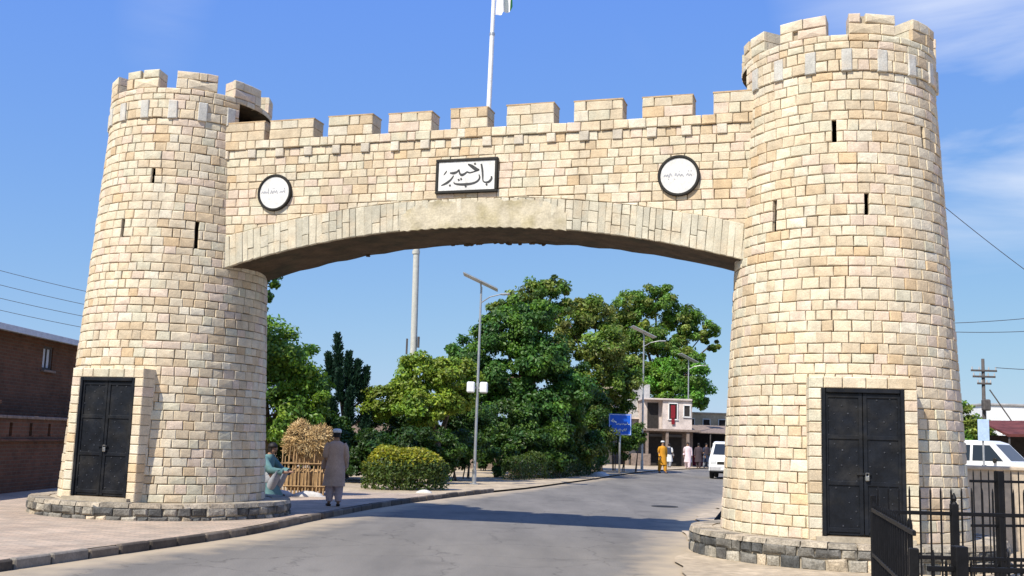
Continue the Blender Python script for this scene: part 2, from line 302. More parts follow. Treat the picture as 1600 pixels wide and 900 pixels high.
def smooth_interp(y, T):
    # Catmull-Rom through the table
    i = max(1, min(len(KY)-3, int(np.searchsorted(KY, y))-1)); x0, x1, x2, x3 = KY[i-1:i+3]; p0, p1, p2, p3 = T[i-1:i+3]
    t = (y-x1)/(x2-x1); m1 = (p2-p0)/(x2-x0)*(x2-x1); m2 = (p3-p1)/(x3-x1)*(x2-x1)
    return (2*t**3-3*t*t+1)*p1 + (t**3-2*t*t+t)*m1 + (-2*t**3+3*t*t)*p2 + (t**3-t*t)*m2
def XL(y): return float(np.interp(y, KY, KL)) if y < -5 or y > 120 else smooth_interp(y, KL)
def XR(y): return float(np.interp(y, KY, KR)) if y < -5 or y > 120 else smooth_interp(y, KR)
mk('ground', [(-2000, -300, -0.02), (2000, -300, -0.02), (2000, 3000, -0.02), (-2000, 3000, -0.02)], [(0, 1, 2, 3)], M_DIRT)['kind'] = 'structure'
RY = list(np.arange(-60, 5, 5.0)) + list(np.arange(5, 60, 0.75)) + list(np.arange(60, 171, 3.0))
sheet('road', [XL(y) for y in RY], [XR(y) for y in RY], RY, 0.0, M_ASPHALT, 24, True)
PY = list(np.arange(-20, 29.6, 0.5))
sheet('left_pavement', [-40]*len(PY), [XL(y)-0.11 for y in PY], PY, 0.118, M_PAVER, 1)
VY = list(np.arange(29.5, 130, 1.5))
sheet('left_verge', [-60]*len(VY), [XL(y)-(0.14 if y < 34 else -0.25*min(1, (y-34)/3)) for y in VY], VY, 0.012 if False else 0.06, M_SAND, 1)
RPY = list(np.arange(-20, 60, 0.6))
sheet('right_pavement', [XR(y)-0.10-0.12*math.sin(y*1.3)-0.06*math.sin(y*3.7) for y in RPY], [60]*len(RPY), RPY, 0.03, M_SAND, 1)
# kerb stones along the left pavement
kerb = empty('kerb', (XL(16), 16, 0)); kind(kerb, 'structure')
y = 7.0; k = 0
while y < 33.5:
    ln = random.uniform(0.55, 0.75); dy = ln/math.hypot(1, XL(y+0.5)-XL(y)); y2 = y + dy
    a = Vector((XL(y)-0.07, y, 0)); b = Vector((XL(y2)-0.07, y2, 0)); c = (a+b)/2; ang = math.atan2(b.y-a.y, b.x-a.x)
    base = random.choice([(0.10, 0.08, 0.062), (0.13, 0.105, 0.08), (0.085, 0.07, 0.055), (0.16, 0.13, 0.10)])
    if 12.6 < y < 13.3 or 8 < y < 9: base = (0.22, 0.195, 0.16)
    h = 0.122 + random.uniform(-0.016, 0.010)
    m = MB(); m.box((c.x, c.y, h/2-0.03), ((b-a).length-random.uniform(.01, .05), 0.11, h+0.06), ang + random.uniform(-.02, .02), 0.018, base)
    m.build('kerb_stone', M_KERB, kerb); y = y2

# ------------------------------------------------------------------ the gateway
L0 = np.array([-6.4798, 20.5489]); R0 = np.array([5.2858, 16.9629]); MID = (L0+R0)/2
GX = (R0-L0)/np.linalg.norm(R0-L0); GN = np.array([-GX[1], GX[0]])       # along the wall, and away from the viewer
RB, RT, ZP, ZD, ZT = 1.8752, 1.5174, 0.386, 7.3535, 8.2709
VF, VB = -0.7698, 0.815                                                   # front and back face of the arch wall
ZS, ZA, US = 4.6213, 5.271, 4.679
ZN, ZM, ZB = 7.0202, 7.3806, 6.6913
ANG_N = math.atan2(-GN[1], -GN[0])                                        # direction the gate faces
gate = empty('gateway', (MID[0], MID[1], 0.0), 'large cream stone gateway with two round crenellated towers and an arch over the road', 'gateway')
STONE_COLS = [((0.66, 0.55, 0.395), 5), ((0.68, 0.595, 0.455), 5), ((0.62, 0.495, 0.335), 3), ((0.56, 0.405, 0.235), 1.6), ((0.66, 0.515, 0.425), 2.8), ((0.585, 0.56, 0.43), 2.4), ((0.59, 0.39, 0.19), 0.8), ((0.70, 0.645, 0.53), 2), ((0.50, 0.40, 0.275), 1.0)]
def stone_col(f=1.0):
    c = random.choices([a for a, _ in STONE_COLS], [w for _, w in STONE_COLS])[0]; v = random.uniform(0.93, 1.07)*f
    return (np.array(c)*.62 + np.array((0.675, 0.595, 0.475))*.38)*v*np.array((0.985, 0.972, 0.915))
def stone_geo(surf, q, ra, t, joint=0.0045, bev=0.012, rough=0.004, jit=0.006):
    """q = four (a,z) corners bl, br, tr, tl on the wall surface; surf(a, z, out) -> xyz"""
    ca = sum(p[0] for p in q)/4; cz = sum(p[1] for p in q)/4
    def sh(p, d):
        return (p[0] - math.copysign(d/ra, p[0]-ca), p[1] - math.copysign(d, p[1]-cz))
    J = [(p[0] + random.uniform(-jit, jit)/ra, p[1] + random.uniform(-jit, jit)) for p in [sh(p, joint) for p in q]]
    tt = t + random.uniform(-0.006, 0.008)
    V = [surf(a, z, -0.012) for a, z in J] + [surf(a, z, tt - bev*0.75 + random.uniform(-.003, .003)) for a, z in J]
    V += [surf(*sh(p, bev*random.uniform(.7, 1.3)), tt + random.uniform(-rough, rough)*.5) for p in J]
    V += [surf(ca + random.uniform(-.02, .02)/ra, cz, tt + random.uniform(-.0005, .0015))]
    F = [(0, 1, 5, 4), (1, 2, 6, 5), (2, 3, 7, 6), (3, 0, 4, 7), (4, 5, 9, 8), (5, 6, 10, 9), (6, 7, 11, 10), (7, 4, 8, 11), (8, 9, 12), (9, 10, 12), (10, 11, 12), (11, 8, 12)]
    return V, F
CAMP = np.array([0, 0, 1.65])
def visible_size(V):
    V = np.array(V); c = V.mean(0); n = np.cross(V[9]-V[8], V[11]-V[8]); d = CAMP-c
    return float(n @ d)/np.linalg.norm(d)**3
def emit_stones(stones, parent, mat, limit=300, name='stone', rest='stone_facing'):
    """stones = list of (V, F, tint): the largest in view become objects of their own, the rest one joined part"""
    stones = sorted(stones, key=lambda s: -visible_size(s[0]))
    for V, F, t in stones[:limit]:
        mk(name, V, F, mat, parent, tint=t)
    if len(stones) > limit:
        m = MB()
        for V, F, t in stones[limit:]: m.add(V, F, tuple(t))
        kind(m.build(rest, mat, parent), 'stuff')
def course_levels(z0, z1, h):
    n = max(1, round((z1-z0)/h)); w = [random.uniform(0.88, 1.12) for _ in range(n)]; s = sum(w); z = [z0]
    for q in w: z.append(z[-1] + (z1-z0)*q/s)
    z[-1] = z1; return z
def lay(surf, levels, a0, a1, ra_of, holes=(), wmin=0.13, wmax=0.35, t=0.06, clip=None, closed=False, cf=1.0, **kw):
    """courses of stones between a0 and a1; holes are (a0,a1,z0,z1)"""
    out = []
    for i in range(len(levels)-1):
        z0, z1 = levels[i], levels[i+1]; ra = ra_of((z0+z1)/2); zc = (z0+z1)/2
        cuts = [h for h in holes if h[2] < zc < h[3]]
        spans = [(a0, a1)]
        for h in cuts:
            ns = []
            for s in spans:
                if h[1] <= s[0] or h[0] >= s[1]: ns.append(s); continue
                if h[0] > s[0]: ns.append((s[0], h[0]))
                if h[1] < s[1]: ns.append((h[1], s[1]))
            spans = ns
        for s0, s1 in spans:
            a = s0; st = random.uniform(0.4, 1.0); first = True
            while a < s1 - 1e-6:
                w = random.triangular(wmin, wmax, wmin+0.09)/ra*(st if first else 1); first = False
                if s1 - a - w < 0.6*wmin/ra: w = s1 - a
                b = min(a+w, s1)
                if (b-a)*ra > 0.035:
                    q = [(a, z0), (b, z0), (b, z1), (a, z1)]
                    if clip: q = clip(q)
                    if q:
                        V, F = stone_geo(surf, q, ra, t, **kw); out.append((V, F, stone_col(cf)))
                a = b
    return out
def r_body(z): return RB + (RT-RB)*(z-ZP)/(ZD-ZP)
ST = 0.06                                                                 # how far the facing stands proud of the core
def polar_shell(c, rf, zs, al, holes, flip=False):
    V = []; F = []; n = len(al)
    for z in zs:
        for a in al: V.append((c[0]+rf(z)*math.cos(a), c[1]+rf(z)*math.sin(a), z))
    for i in range(len(zs)-1):
        zc = (zs[i]+zs[i+1])/2
        for k in range(n):
            ac = (al[k] + (al[k+1] if k+1 < n else al[0]+2*PI))/2
            if any(in_hole(ac, zc, h) for h in holes): continue
            f = (i*n+k, i*n+(k+1) % n, (i+1)*n+(k+1) % n, (i+1)*n+k); F.append(f[::-1] if flip else f)
    return V, F
def in_hole(a, z, h):
    d = (a - (h[0]+h[1])/2 + PI) % (2*PI) - PI
    return abs(d) < (h[1]-h[0])/2 and h[2] < z < h[3]
def unwrap_holes(holes, a0):
    o = []
    for h in holes:
        m = (h[0]+h[1])/2; w = (h[1]-h[0])/2; m = a0 + (m-a0) % (2*PI); o.append((m-w, m+w, h[2], h[3]))
        if m + w > a0 + 2*PI: o.append((m-w-2*PI, m+w-2*PI, h[2], h[3]))
        if m - w < a0: o.append((m-w+2*PI, m+w+2*PI, h[2], h[3]))
    return o
def build_tower(c, side, slits, door_ang, merlon0, label, start):
    """side: +1 when the wall lies towards +GX.  slits: (angle, z0, z1)"""
    body_lv = course_levels(ZP, ZD, 0.158)
    snap = lambda z: min(body_lv, key=lambda q: abs(q-z))
    open_ang = math.atan2(GX[1]*side, GX[0]*side)
    ohalf = 0.58/1.5
    holes = []
    for a, z0, z1 in slits:
        r = r_body((z0+z1)/2); zz0 = snap(z0); zz1 = snap(z1)
        holes.append((a-0.032/r, a+0.032/r, zz0, zz1))
    CR = RT + 0.022; z_lint = 7.70
    body_holes = holes + [(open_ang-ohalf, open_ang+ohalf, ZN-0.04, ZD+0.01)]
    z_open = 7.82; crown_hole = (open_ang-ohalf, open_ang+ohalf, ZD-0.01, z_open)
    al = sorted([2*PI*k/96 for k in range(96)] + [x % (2*PI) for h in body_holes for x in h[:2]])
    zs = sorted(set(body_lv))
    zs = [z for z in zs]; zs = sorted(zs + [ZN-0.04])
    V, F = polar_shell(c, lambda z: r_body(z)-ST, zs, al, body_holes)
    # roof slab of the tower, inside the parapet
    b = len(V); V.append((c[0], c[1], 6.9)); V += [(c[0]+1.45*math.cos(a), c[1]+1.45*math.sin(a), 6.9) for a in al]; slab = True
    n = len(al); F += [(b, b+1+k, b+1+(k+1) % n) for k in range(n)]
    tw = mk('tower', V, F, M_MORTAR, gate, origin=(c[0], c[1], ZP)); tw['label'] = label
    def surf_body(a, z, o):
        r = r_body(z) - ST + o; return (c[0]+r*math.cos(a), c[1]+r*math.sin(a), z)
    # where the portal sits no facing is needed
    pw = 0.70/RB
    uh = unwrap_holes(body_holes + [(door_ang-pw, door_ang+pw, ZP, 2.66)], start)
    st = lay(surf_body, body_lv, start, start+2*PI, lambda z: r_body(z), uh, t=ST)
    # crown: parapet ring, closed at the jambs of the opening
    al2 = sorted([2*PI*k/72 for k in range(72)] + [x % (2*PI) for x in crown_hole[:2]])
    zc = [ZD, z_lint, z_open, 7.93]
    V1, F1 = polar_shell(c, lambda z: CR-ST, zc, al2, [crown_hole]); V2, F2 = polar_shell(c, lambda z: 1.18, [6.9] + zc, al2, [(crown_hole[0], crown_hole[1], 6.8, z_open)], True)
    m = MB(); m.add(V1, F1); n = len(al2); room = MB(); room.add(V2, F2)
    top = [(c[0]+r*math.cos(a), c[1]+r*math.sin(a), 7.93) for r in (1.18, CR-ST) for a in al2]
    m.add(top, [(k, n+k, n+(k+1) % n, (k+1) % n) for k in range(n)])
    bot = [(c[0]+r*math.cos(a), c[1]+r*math.sin(a), ZD) for r in (RT-ST-0.02, CR-ST) for a in al2]
    m.add(bot, [((k+1) % n, n+(k+1) % n, n+k, k) for k in range(n)])
    for a in crown_hole[:2]:
        P = [(c[0]+r*math.cos(a), c[1]+r*math.sin(a), z) for r, z in ((1.18, 6.9), (CR-0.01, 6.9), (CR-0.01, z_open), (1.18, z_open))]; room.add(P, [(0, 1, 2, 3)])
    lin = [(c[0]+r*math.cos(a), c[1]+r*math.sin(a), z_open) for a in np.linspace(crown_hole[0], crown_hole[1], 6) for r in (1.18, CR)]
    room.add(lin, [(2*k, 2*k+1, 2*k+3, 2*k+2) for k in range(5)])
    m.add([(c[0], c[1], 7.86)] + [(c[0]+1.2*math.cos(a), c[1]+1.2*math.sin(a), 7.86) for a in al2], [(0, 1+k, 1+(k+1) % n) for k in range(n)])
    room.add([(c[0], c[1], 7.855)] + [(c[0]+1.19*math.cos(a), c[1]+1.19*math.sin(a), 7.855) for a in al2], [(1+(k+1) % n, 1+k, 0) for k in range(n)])
    room.build('turret_room', M_SHADECONC, gate, origin=(c[0], c[1], 6.9))  # darkness of the unlit opening is put into the room's surface colour
    par = m.build('parapet', M_MORTAR, gate, origin=(c[0], c[1], ZD))
    def surf_cr(a, z, o):
        r = CR - ST + o; return (c[0]+r*math.cos(a), c[1]+r*math.sin(a), z)
    ch = unwrap_holes([crown_hole], start)
    emit_stones(st, tw, M_STONE)
    pst = lay(surf_cr, [ZD, 7.53, z_lint], start, start+2*PI, lambda z: CR, ch, t=ST)
    pst += lay(surf_cr, [z_lint, z_open, 7.93], start, start+2*PI, lambda z: CR, ch, t=ST)
    emit_stones(pst, par, M_STONE, 110)
    # tall grey dentil blocks under the parapet
    for k in range(18):
        a = merlon0 + 2*PI*(k+0.25)/18
        if in_hole(a, 7.5, crown_hole): continue
        w = 0.085/CR
        V, F = stone_geo(surf_cr, [(a-w, ZD-0.015), (a+w, ZD-0.015), (a+w, z_lint-0.01), (a-w, z_lint-0.01)], CR, ST+0.022)
        V[:4] = [surf_cr(a+s*w, z, -0.03) for s, z in ((-1, ZD-.015), (1, ZD-.015), (1, z_lint-.01), (-1, z_lint-.01))]
        mk('dentil', V, F + [(0, 3, 2, 1)], M_STONE, par, tint=np.array((0.56, 0.54, 0.48))*random.uniform(.85, 1.1))
    # merlons
    for k in range(9):
        a = merlon0 + 2*PI*k/9; hw = math.radians(13.8) * random.uniform(.96, 1.03); zt = ZT + random.uniform(-.015, .015)
        aa = np.linspace(a-hw+0.03, a+hw-0.03, 7); V = []
        for r in (1.20, CR-ST):
            for z in (7.925, zt-0.03): V += [(c[0]+r*math.cos(q), c[1]+r*math.sin(q), z) for q in aa]
        n = 7; F = []
        for i in range(n-1): F += [(i, i+n, i+n+1, i+1), (2*n+i, 2*n+i+1, 3*n+i+1, 3*n+i), (n+i, 3*n+i, 3*n+i+1, n+i+1)]
        F += [(0, 2*n, 3*n, n), (n-1, 2*n-1, 4*n-1, 3*n-1)]
        mer = mk('merlon', V, F, M_CEMENT, gate)
        lv = [7.93, 7.93+(zt-7.93)*random.uniform(.46, .56), zt]
        msts = []
        for i in range(2):
            z0, z1 = lv[i], lv[i+1]; sp = [a-hw] + sorted(a+random.uniform(-.6, .6)*hw for _ in range(random.choice([1, 2, 2]))) + [a+hw]
            sp = [sp[0]] + [q for j, q in enumerate(sp[1:-1]) if q - sp[0] > .1 and sp[-1]-q > .1] + [sp[-1]]
            for p, q in zip(sp, sp[1:]):
                if q-p < .06: continue
                V, F = stone_geo(surf_cr, [(p, z0), (q, z0), (q, z1), (p, z1)], CR, ST)
                msts.append((V, F, stone_col()))
        for V, F, t in msts: mk('stone', V, F, M_STONE, mer, tint=t)
        # side stones of the merlon (seen in the notches)
        for sgn in (-1, 1):
            for i in range(2):
                z0, z1 = lv[i]+.006, lv[i+1]-.006; e0 = a+sgn*(hw-.035); e1 = a+sgn*(hw-.004)
                P = [(c[0]+r*math.cos(q), c[1]+r*math.sin(q), z) for q in (e0, e1) for r, z in ((1.19, z0), (CR-.045, z0), (CR-.045, z1), (1.19, z1))]
                Fs = [(0, 1, 2, 3), (7, 6, 5, 4), (0, 4, 5, 1), (1, 5, 6, 2), (2, 6, 7, 3), (3, 7, 4, 0)]
                mk('stone', P, Fs, M_STONE, mer, tint=stone_col(.95))
    # plinth of dark rubble
    PR = 2.36
    aa = [2*PI*k/64 for k in range(64)]; m = MB()
    m.rings([[(c[0]+r*math.cos(a), c[1]+r*math.sin(a), z) for a in aa] for r, z in ((PR-.04, 0.0), (PR-.04, 0.30), (PR-.07, 0.375), (PR-.4, 0.386), (1.2, 0.39))], cap=False)
    pl = m.build('plinth', M_CEMENT, gate, origin=(c[0], c[1], 0))
    def surf_pl(a, z, o): r = PR-.04+o; return (c[0]+r*math.cos(a), c[1]+r*math.sin(a), z)
    pst = []
    RC = [(0.15, 0.14, 0.12), (0.11, 0.105, 0.095), (0.20, 0.185, 0.155), (0.30, 0.27, 0.215), (0.085, 0.085, 0.08), (0.40, 0.33, 0.235)]
    for z0, z1 in ((0.0, 0.18), (0.18, 0.335)):
        a = start
        while a < start+2*PI-.02:
            b = min(a + random.uniform(.14, .36)/PR, start+2*PI)
            V, F = stone_geo(surf_pl, [(a, z0), (b, z0), (b, z1+random.uniform(-.02, .02)), (a, z1+random.uniform(-.02, .02))], PR, .05, .008, .03, .02, .012)
            col = random.choice(RC[:5]) if z0 > .1 or random.random() < .8 else RC[5]
            pst.append((V, F, np.array(col)*random.uniform(.8, 1.2))); a = b
    # flat capping stones on the rim
    a = start
    while a < start+2*PI-.02:
        b = min(a + random.uniform(.3, .55)/PR, start+2*PI)
        P = []
        for zz, (r0, r1) in ((.325, (PR-.36, PR+.012)), (.395+random.uniform(-.006, .008), (PR-.35, PR-.012))):
            P += [(c[0]+r*math.cos(q), c[1]+r*math.sin(q), zz) for q, r in ((a+.004, r0), (a+.004, r1), (b-.004, r1), (b-.004, r0))]
        mk('capping_stone', P, [(3, 2, 1, 0), (4, 5, 6, 7), (0, 1, 5, 4), (1, 2, 6, 5), (2, 3, 7, 6), (3, 0, 4, 7)], M_RUBBLE, pl, tint=np.array(random.choice([(0.36, 0.30, 0.22), (0.42, 0.36, 0.27), (0.28, 0.245, 0.19)]))*random.uniform(.85, 1.1))
        a = b
    emit_stones(pst, pl, M_RUBBLE, 70, 'rubble_stone', 'rubble_facing')
    # portal with jambs and lintel of stone, and the black steel double door in it
    D = np.array([math.cos(door_ang), math.sin(door_ang)]); T = np.array([-D[1], D[0]])     # outward, and to the right seen from the front
    pf = RB + 0.055; dw, dz0, dz1, jw, pz = 0.565, 0.47, 2.52, 0.175, 2.68
    def pp(u, o, z): q = c + T*u + D*o; return (q[0], q[1], z)
    m = MB()
    for u0, u1, z0, z1 in ((-dw-jw+.02, -dw-.01, ZP, pz-.02), (dw+.01, dw+jw-.02, ZP, pz-.02), (-dw-.01, dw+.01, dz1+.01, pz-.02), (-dw-.01, dw+.01, ZP, dz0-.005)):
        P = [pp(u, o, z) for z in (z0, z1) for u, o in ((u0, pf-.03), (u1, pf-.03), (u1, 1.2), (u0, 1.2))]
        m.add(P, [(3, 2, 1, 0), (4, 5, 6, 7), (0, 1, 5, 4), (1, 2, 6, 5), (2, 3, 7, 6), (3, 0, 4, 7)])
    por = m.build('portal', M_MORTAR, gate)
    lv = course_levels(ZP+.005, dz1, .158)
    for s in (-1, 1):
        for i in range(len(lv)-1):
            z0, z1 = lv[i]+.005, lv[i+1]-.005; a, b = sorted((s*(dw+.004), s*(dw+jw)))
            e = random.uniform(-.005, .006); P = []
            for o, ins in ((1.25, 0), (pf-.012+e, 0), (pf+e, .012)):
                P += [pp(u, o, z) for u, z in ((a+ins, z0+ins), (b-ins, z0+ins), (b-ins, z1-ins), (a+ins, z1-ins))]
            Fs = [(i2+k4, i2+(k4+1) % 4, i2+4+(k4+1) % 4, i2+4+k4) for i2 in (0, 4) for k4 in range(4)] + [(8, 9, 10, 11)]
            mk('stone', P, Fs, M_STONE, por, tint=stone_col())
    u = -dw-jw
    while u < dw+jw-.02:
        w = random.uniform(.2, .36); b = min(u+w, dw+jw)
        if dw+jw-b < .12: b = dw+jw
        e = random.uniform(-.005, .006); P = []; z0, z1 = dz1+.005, pz+random.uniform(-.006, .004)
        for o, ins in ((1.25, 0), (pf-.012+e, 0), (pf+e, .012)):
            P += [pp(q, o, z) for q, z in ((u+.005+ins, z0+ins), (b-.005-ins, z0+ins), (b-.005-ins, z1-ins), (u+.005+ins, z1-ins))]
        Fs = [(i2+k4, i2+(k4+1) % 4, i2+4+(k4+1) % 4, i2+4+k4) for i2 in (0, 4) for k4 in range(4)] + [(8, 9, 10, 11)]
        mk('stone', P, Fs, M_STONE, por, tint=stone_col()); u = b
    # threshold slab
    P = [pp(q, o, z) for z in (ZP+.005, dz0-.012) for q, o in ((-dw-.1, pf+.10), (dw+.1, pf+.10), (dw+.1, pf-.1), (-dw-.1, pf-.1))]
    mk('threshold', P, [(3, 2, 1, 0), (4, 5, 6, 7), (0, 1, 5, 4), (1, 2, 6, 5), (2, 3, 7, 6), (3, 0, 4, 7)], M_CEMENT, por)
    # door: frame, two leaves with panels, studs, hasp and padlock
    rz = math.atan2(T[1], T[0]); of = pf - .035
    dr = empty('door', pp(0, of, dz0), parent=gate); dr['label'] = 'black studded steel double door in the ' + ('left' if side > 0 else 'right') + ' tower'
    m = MB()
    for u_, w_, z_, h_ in ((-dw+.028, .05, (dz0+dz1)/2, dz1-dz0), (dw-.028, .05, (dz0+dz1)/2, dz1-dz0), (0, 2*dw-.12, dz1-.03, .055)):
        q = pp(u_, of, z_); m.box(q, (w_, .07, h_), rz, .006)
    m.build('door_frame', M_DOOR, dr)
    for s in (-1, 1):
        m = MB(); m.box(pp(s*(dw/2-.022), of-.035, (dz0+dz1)/2-.02), (dw-.06, .035, dz1-dz0-.06), rz, .004)
        for z_ in (.04, .36, .68, .97): m.box(pp(s*(dw/2-.022), of-.012, dz0+z_*(dz1-dz0-.04)), (dw-.075, .02, .06), rz, .005)
        for u_ in (.02, dw-.075): m.box(pp(s*(u_+.012), of-.010, (dz0+dz1)/2-.02), (.055, .022, dz1-dz0-.08), rz, .005)
        leaf = m.build('door_leaf', M_DOOR, dr)
    sm = MB()
    for iu in range(-5, 6):
        for iz in range(1, 19):
            if iu == 0 or (iu+iz) % 2: continue
            q = pp(iu*.094 + random.uniform(-.012, .012), of-.017, dz0+.03+iz*.104 + random.uniform(-.012, .012))
            if random.random() < .82: g_ = random.uniform(.014, .026); sm.box(q, (g_, .02, g_), rz, .006)
    sm.build('studs', M_STUD, dr)
    m = MB(); m.box(pp(0.0, of+.008, dz0+.86), (.20, .02, .035), rz, .004); m.build('hasp', M_DOOR, dr)
    m = MB(); m.box(pp(.045, of+.03, dz0+.80), (.06, .028, .07), rz, .01); m.tube([pp(.025, of+.03, dz0+.83), pp(.025, of+.03, dz0+.875), pp(.065, of+.03, dz0+.875), pp(.065, of+.03, dz0+.83)], .006, 6); m.build('padlock', M_BRASS, dr)
    return tw
def slit_at(c, px_ang, z0, z1): return (px_ang, z0, z1)
vL = math.atan2(-L0[1], -L0[0]); vR = math.atan2(-R0[1], -R0[0])           # from each tower towards the viewer
build_tower(L0, 1, [(vL-0.40, 6.05, 6.45), (vL-0.72, 5.05, 5.45), (vL+0.14, 5.0, 5.42), (vL-1.9, 5.5, 5.9), (vL+2.6, 6.0, 6.4)], ANG_N, ANG_N + math.radians(36), 'round left tower with crenellated top, loopholes and a black door', vL+PI)
build_tower(R0, -1, [(vR-0.03, 6.15, 6.58), (vR-0.62, 4.98, 5.4), (vR+0.25, 5.05, 5.47), (vR+0.92, 6.15, 6.55), (vR+1.35, 5.1, 5.5), (vR+2.6, 6.0, 6.4)], math.radians(-98.5), vR + math.radians(20.5), 'round right tower with crenellated top, loopholes and a black door', vR+PI)

# arch wall between the towers
def wpt(u, v, z): q = MID + GX*u + GN*v; return (q[0], q[1], z)
def intrados(u): return ZA - (ZA-ZS)*((u+0.07)/US)**2
def ring_h(u): return 0.505 + 0.075*(u/4.7)**2
def extrados(u): return intrados(u) + ring_h(u)
def build_arch():
    us = np.linspace(-5.6, 5.6, 57); V = []; F = []; fm = []
    for u in us:
        zb = intrados(max(-US-.3, min(US+.3, u)))
        rag = 0.006*math.sin(u*9.1)+0.007*math.sin(u*23.7+1)                       # broken back edge of the soffit
        V += [wpt(u, VF+ST, zb), wpt(u, VF+ST, ZN-.02), wpt(u, VB, ZN-.02), wpt(u, VB, zb+rag)]
    for i in range(len(us)-1):
        b = i*4; n = b+4
        F += [(b, n, n+1, b+1), (b+1, n+1, n+2, b+2), (b+2, n+2, n+3, b+3), (b+3, n+3, n, b)]; fm += [0, 1, 0, 2]
    F += [(0, 1, 2, 3), (len(us)*4-1, len(us)*4-2, len(us)*4-3, len(us)*4-4)]; fm += [0, 0]
    w = mk('arch_wall', V, F, M_MORTAR, gate, mats=[M_CEMENT, M_SHADECONC], fmat=fm, origin=(MID[0], MID[1], ZS)); w['label'] = 'stone wall bridging the towers over a flat arch'
    surf = lambda u, z, o: wpt(u, VF+ST-o, z)
    def clip(q):
        (a, z0), (b, _), _, (_, z1) = q
        e0 = max(z0, extrados(a)+.004); e1 = max(z0, extrados(b)+.004)
        if z1-min(e0, e1) < .02: return None
        e0 = min(e0, z1-.012); e1 = min(e1, z1-.012)
        return [(a, e0), (b, e1), (b, z1), (a, z1)]
    lv = course_levels(5.12, ZB, .158)
    st = lay(surf, lv, -5.25, 5.25, lambda z: 1.0, (), clip=clip, t=ST)
    st = [s for s in st if not (abs(np.mean([v[0] for v in s[0]])) > 99)]
    # course at corbel level and the band above it
    cor = [-4.85 + .575*k for k in range(18)]
    st += lay(surf, [ZB, ZB+.165], -5.25, 5.25, lambda z: 1.0, [(u-.08, u+.08, ZB-1, ZB+1) for u in cor], t=ST)
    surf_b = lambda u, z, o: wpt(u, VF+ST-o-.035, z)
    st += lay(surf_b, [ZB+.165, ZN], -5.25, 5.25, lambda z: 1.0, (), t=ST)
    emit_stones(st, w, M_STONE)
    for u in cor:
        V, F = stone_geo(surf, [(u-.085, ZB-.006), (u+.085, ZB-.006), (u+.085, ZB+.165), (u-.085, ZB+.165)], 1.0, ST+.036)
        mk('corbel', V, F + [(0, 3, 2, 1)], M_STONE, w, tint=np.array((0.63, 0.56, 0.445))*random.uniform(.85, 1.1))
    # voussoirs, left bare at the ends; the crown is plastered over
    u = -4.86
    while u < 4.86:
        wd = random.uniform(.10, .17); b = min(u+wd, 4.86)
        tl = -0.05*u/4.7                                                        # joints lean towards the arch centre
        parts = [(0, 1)] if random.random() < .38 else random.choice([[(0, .55), (.55, 1)], [(0, .38), (.38, 1)], [(0, .3), (.3, .68), (.68, 1)]])
        for f0, f1 in parts:
            q = [(x - tl*f, intrados(x) + ring_h(x)*f) for x, f in ((u, f0), (b, f0), (b, f1), (u, f1))]
            col = np.array(random.choice([(0.56, 0.51, 0.385), (0.58, 0.52, 0.39), (0.52, 0.48, 0.37), (0.60, 0.55, 0.425), (0.50, 0.455, 0.345)]))*random.uniform(.92, 1.06)
            V, F = stone_geo(surf, q, 1.0, ST+.012, .003, .008, .004); mk('voussoir', V, F, M_STONE, w, tint=col)
        u = b
    # plaster patch over the crown of the arch, ragged outline
    n = 46; top = []; bot = []
    for i in range(n+1):
        u = -1.22 + 3.0*i/n; fr = min(1, min(i, n-i)/6)
        top.append((u, intrados(u)+ring_h(u)*(.55+.37*fr) + .018*math.sin(i*1.9)*fr+.022*math.sin(i*.77))); bot.append((u, intrados(u)-.012+.012*math.sin(i*2.3)))
    V = [surf(u, z, ST+.017) for u, z in top] + [surf(u, z, ST+.026) for u, z in bot] + [surf(u, z, .03) for u, z in top] + [surf(u, z+.0, .03) for u, z in bot]
    k = n+1; F = []
    for i in range(n): F += [(k+i, k+i+1, i+1, i), (2*k+i+1, 2*k+i, i, i+1), (k+i+1, k+i, 3*k+i, 3*k+i+1)]
    F += [(0, 2*k, 3*k, k), (n, k+n, 3*k+n, 2*k+n)]
    p = mk('plaster_patch', V, F, M_PATCH, w); p['label'] = 'stained plaster over the crown of the arch'
    # lumps of broken concrete hanging on the back edge of the soffit
    m = MB()
    for i in range(30):
        u = random.uniform(-.8, 1.1) if i < 24 else random.uniform(-3, 3); m.box(wpt(u, VB-.05+random.uniform(-.03, .03), intrados(u)-.0+random.uniform(-.02, .015)), (random.uniform(.04, .12), random.uniform(.04, .1), random.uniform(.03, .05)), random.uniform(0, 3), .012)
    kind(m.build('broken_concrete', M_SHADECONC, w), 'stuff')
    # merlons of the front parapet, and the plain rear parapet
    mz = [(-4.95, -4.03), (-3.95, -3.05), (-2.73, -1.85), (-1.54, -0.71), (-0.36, 0.33), (0.67, 1.52), (1.87, 2.71), (3.04, 3.88), (4.21, 5.0)]
    mz[1] = (-3.92, -3.02)
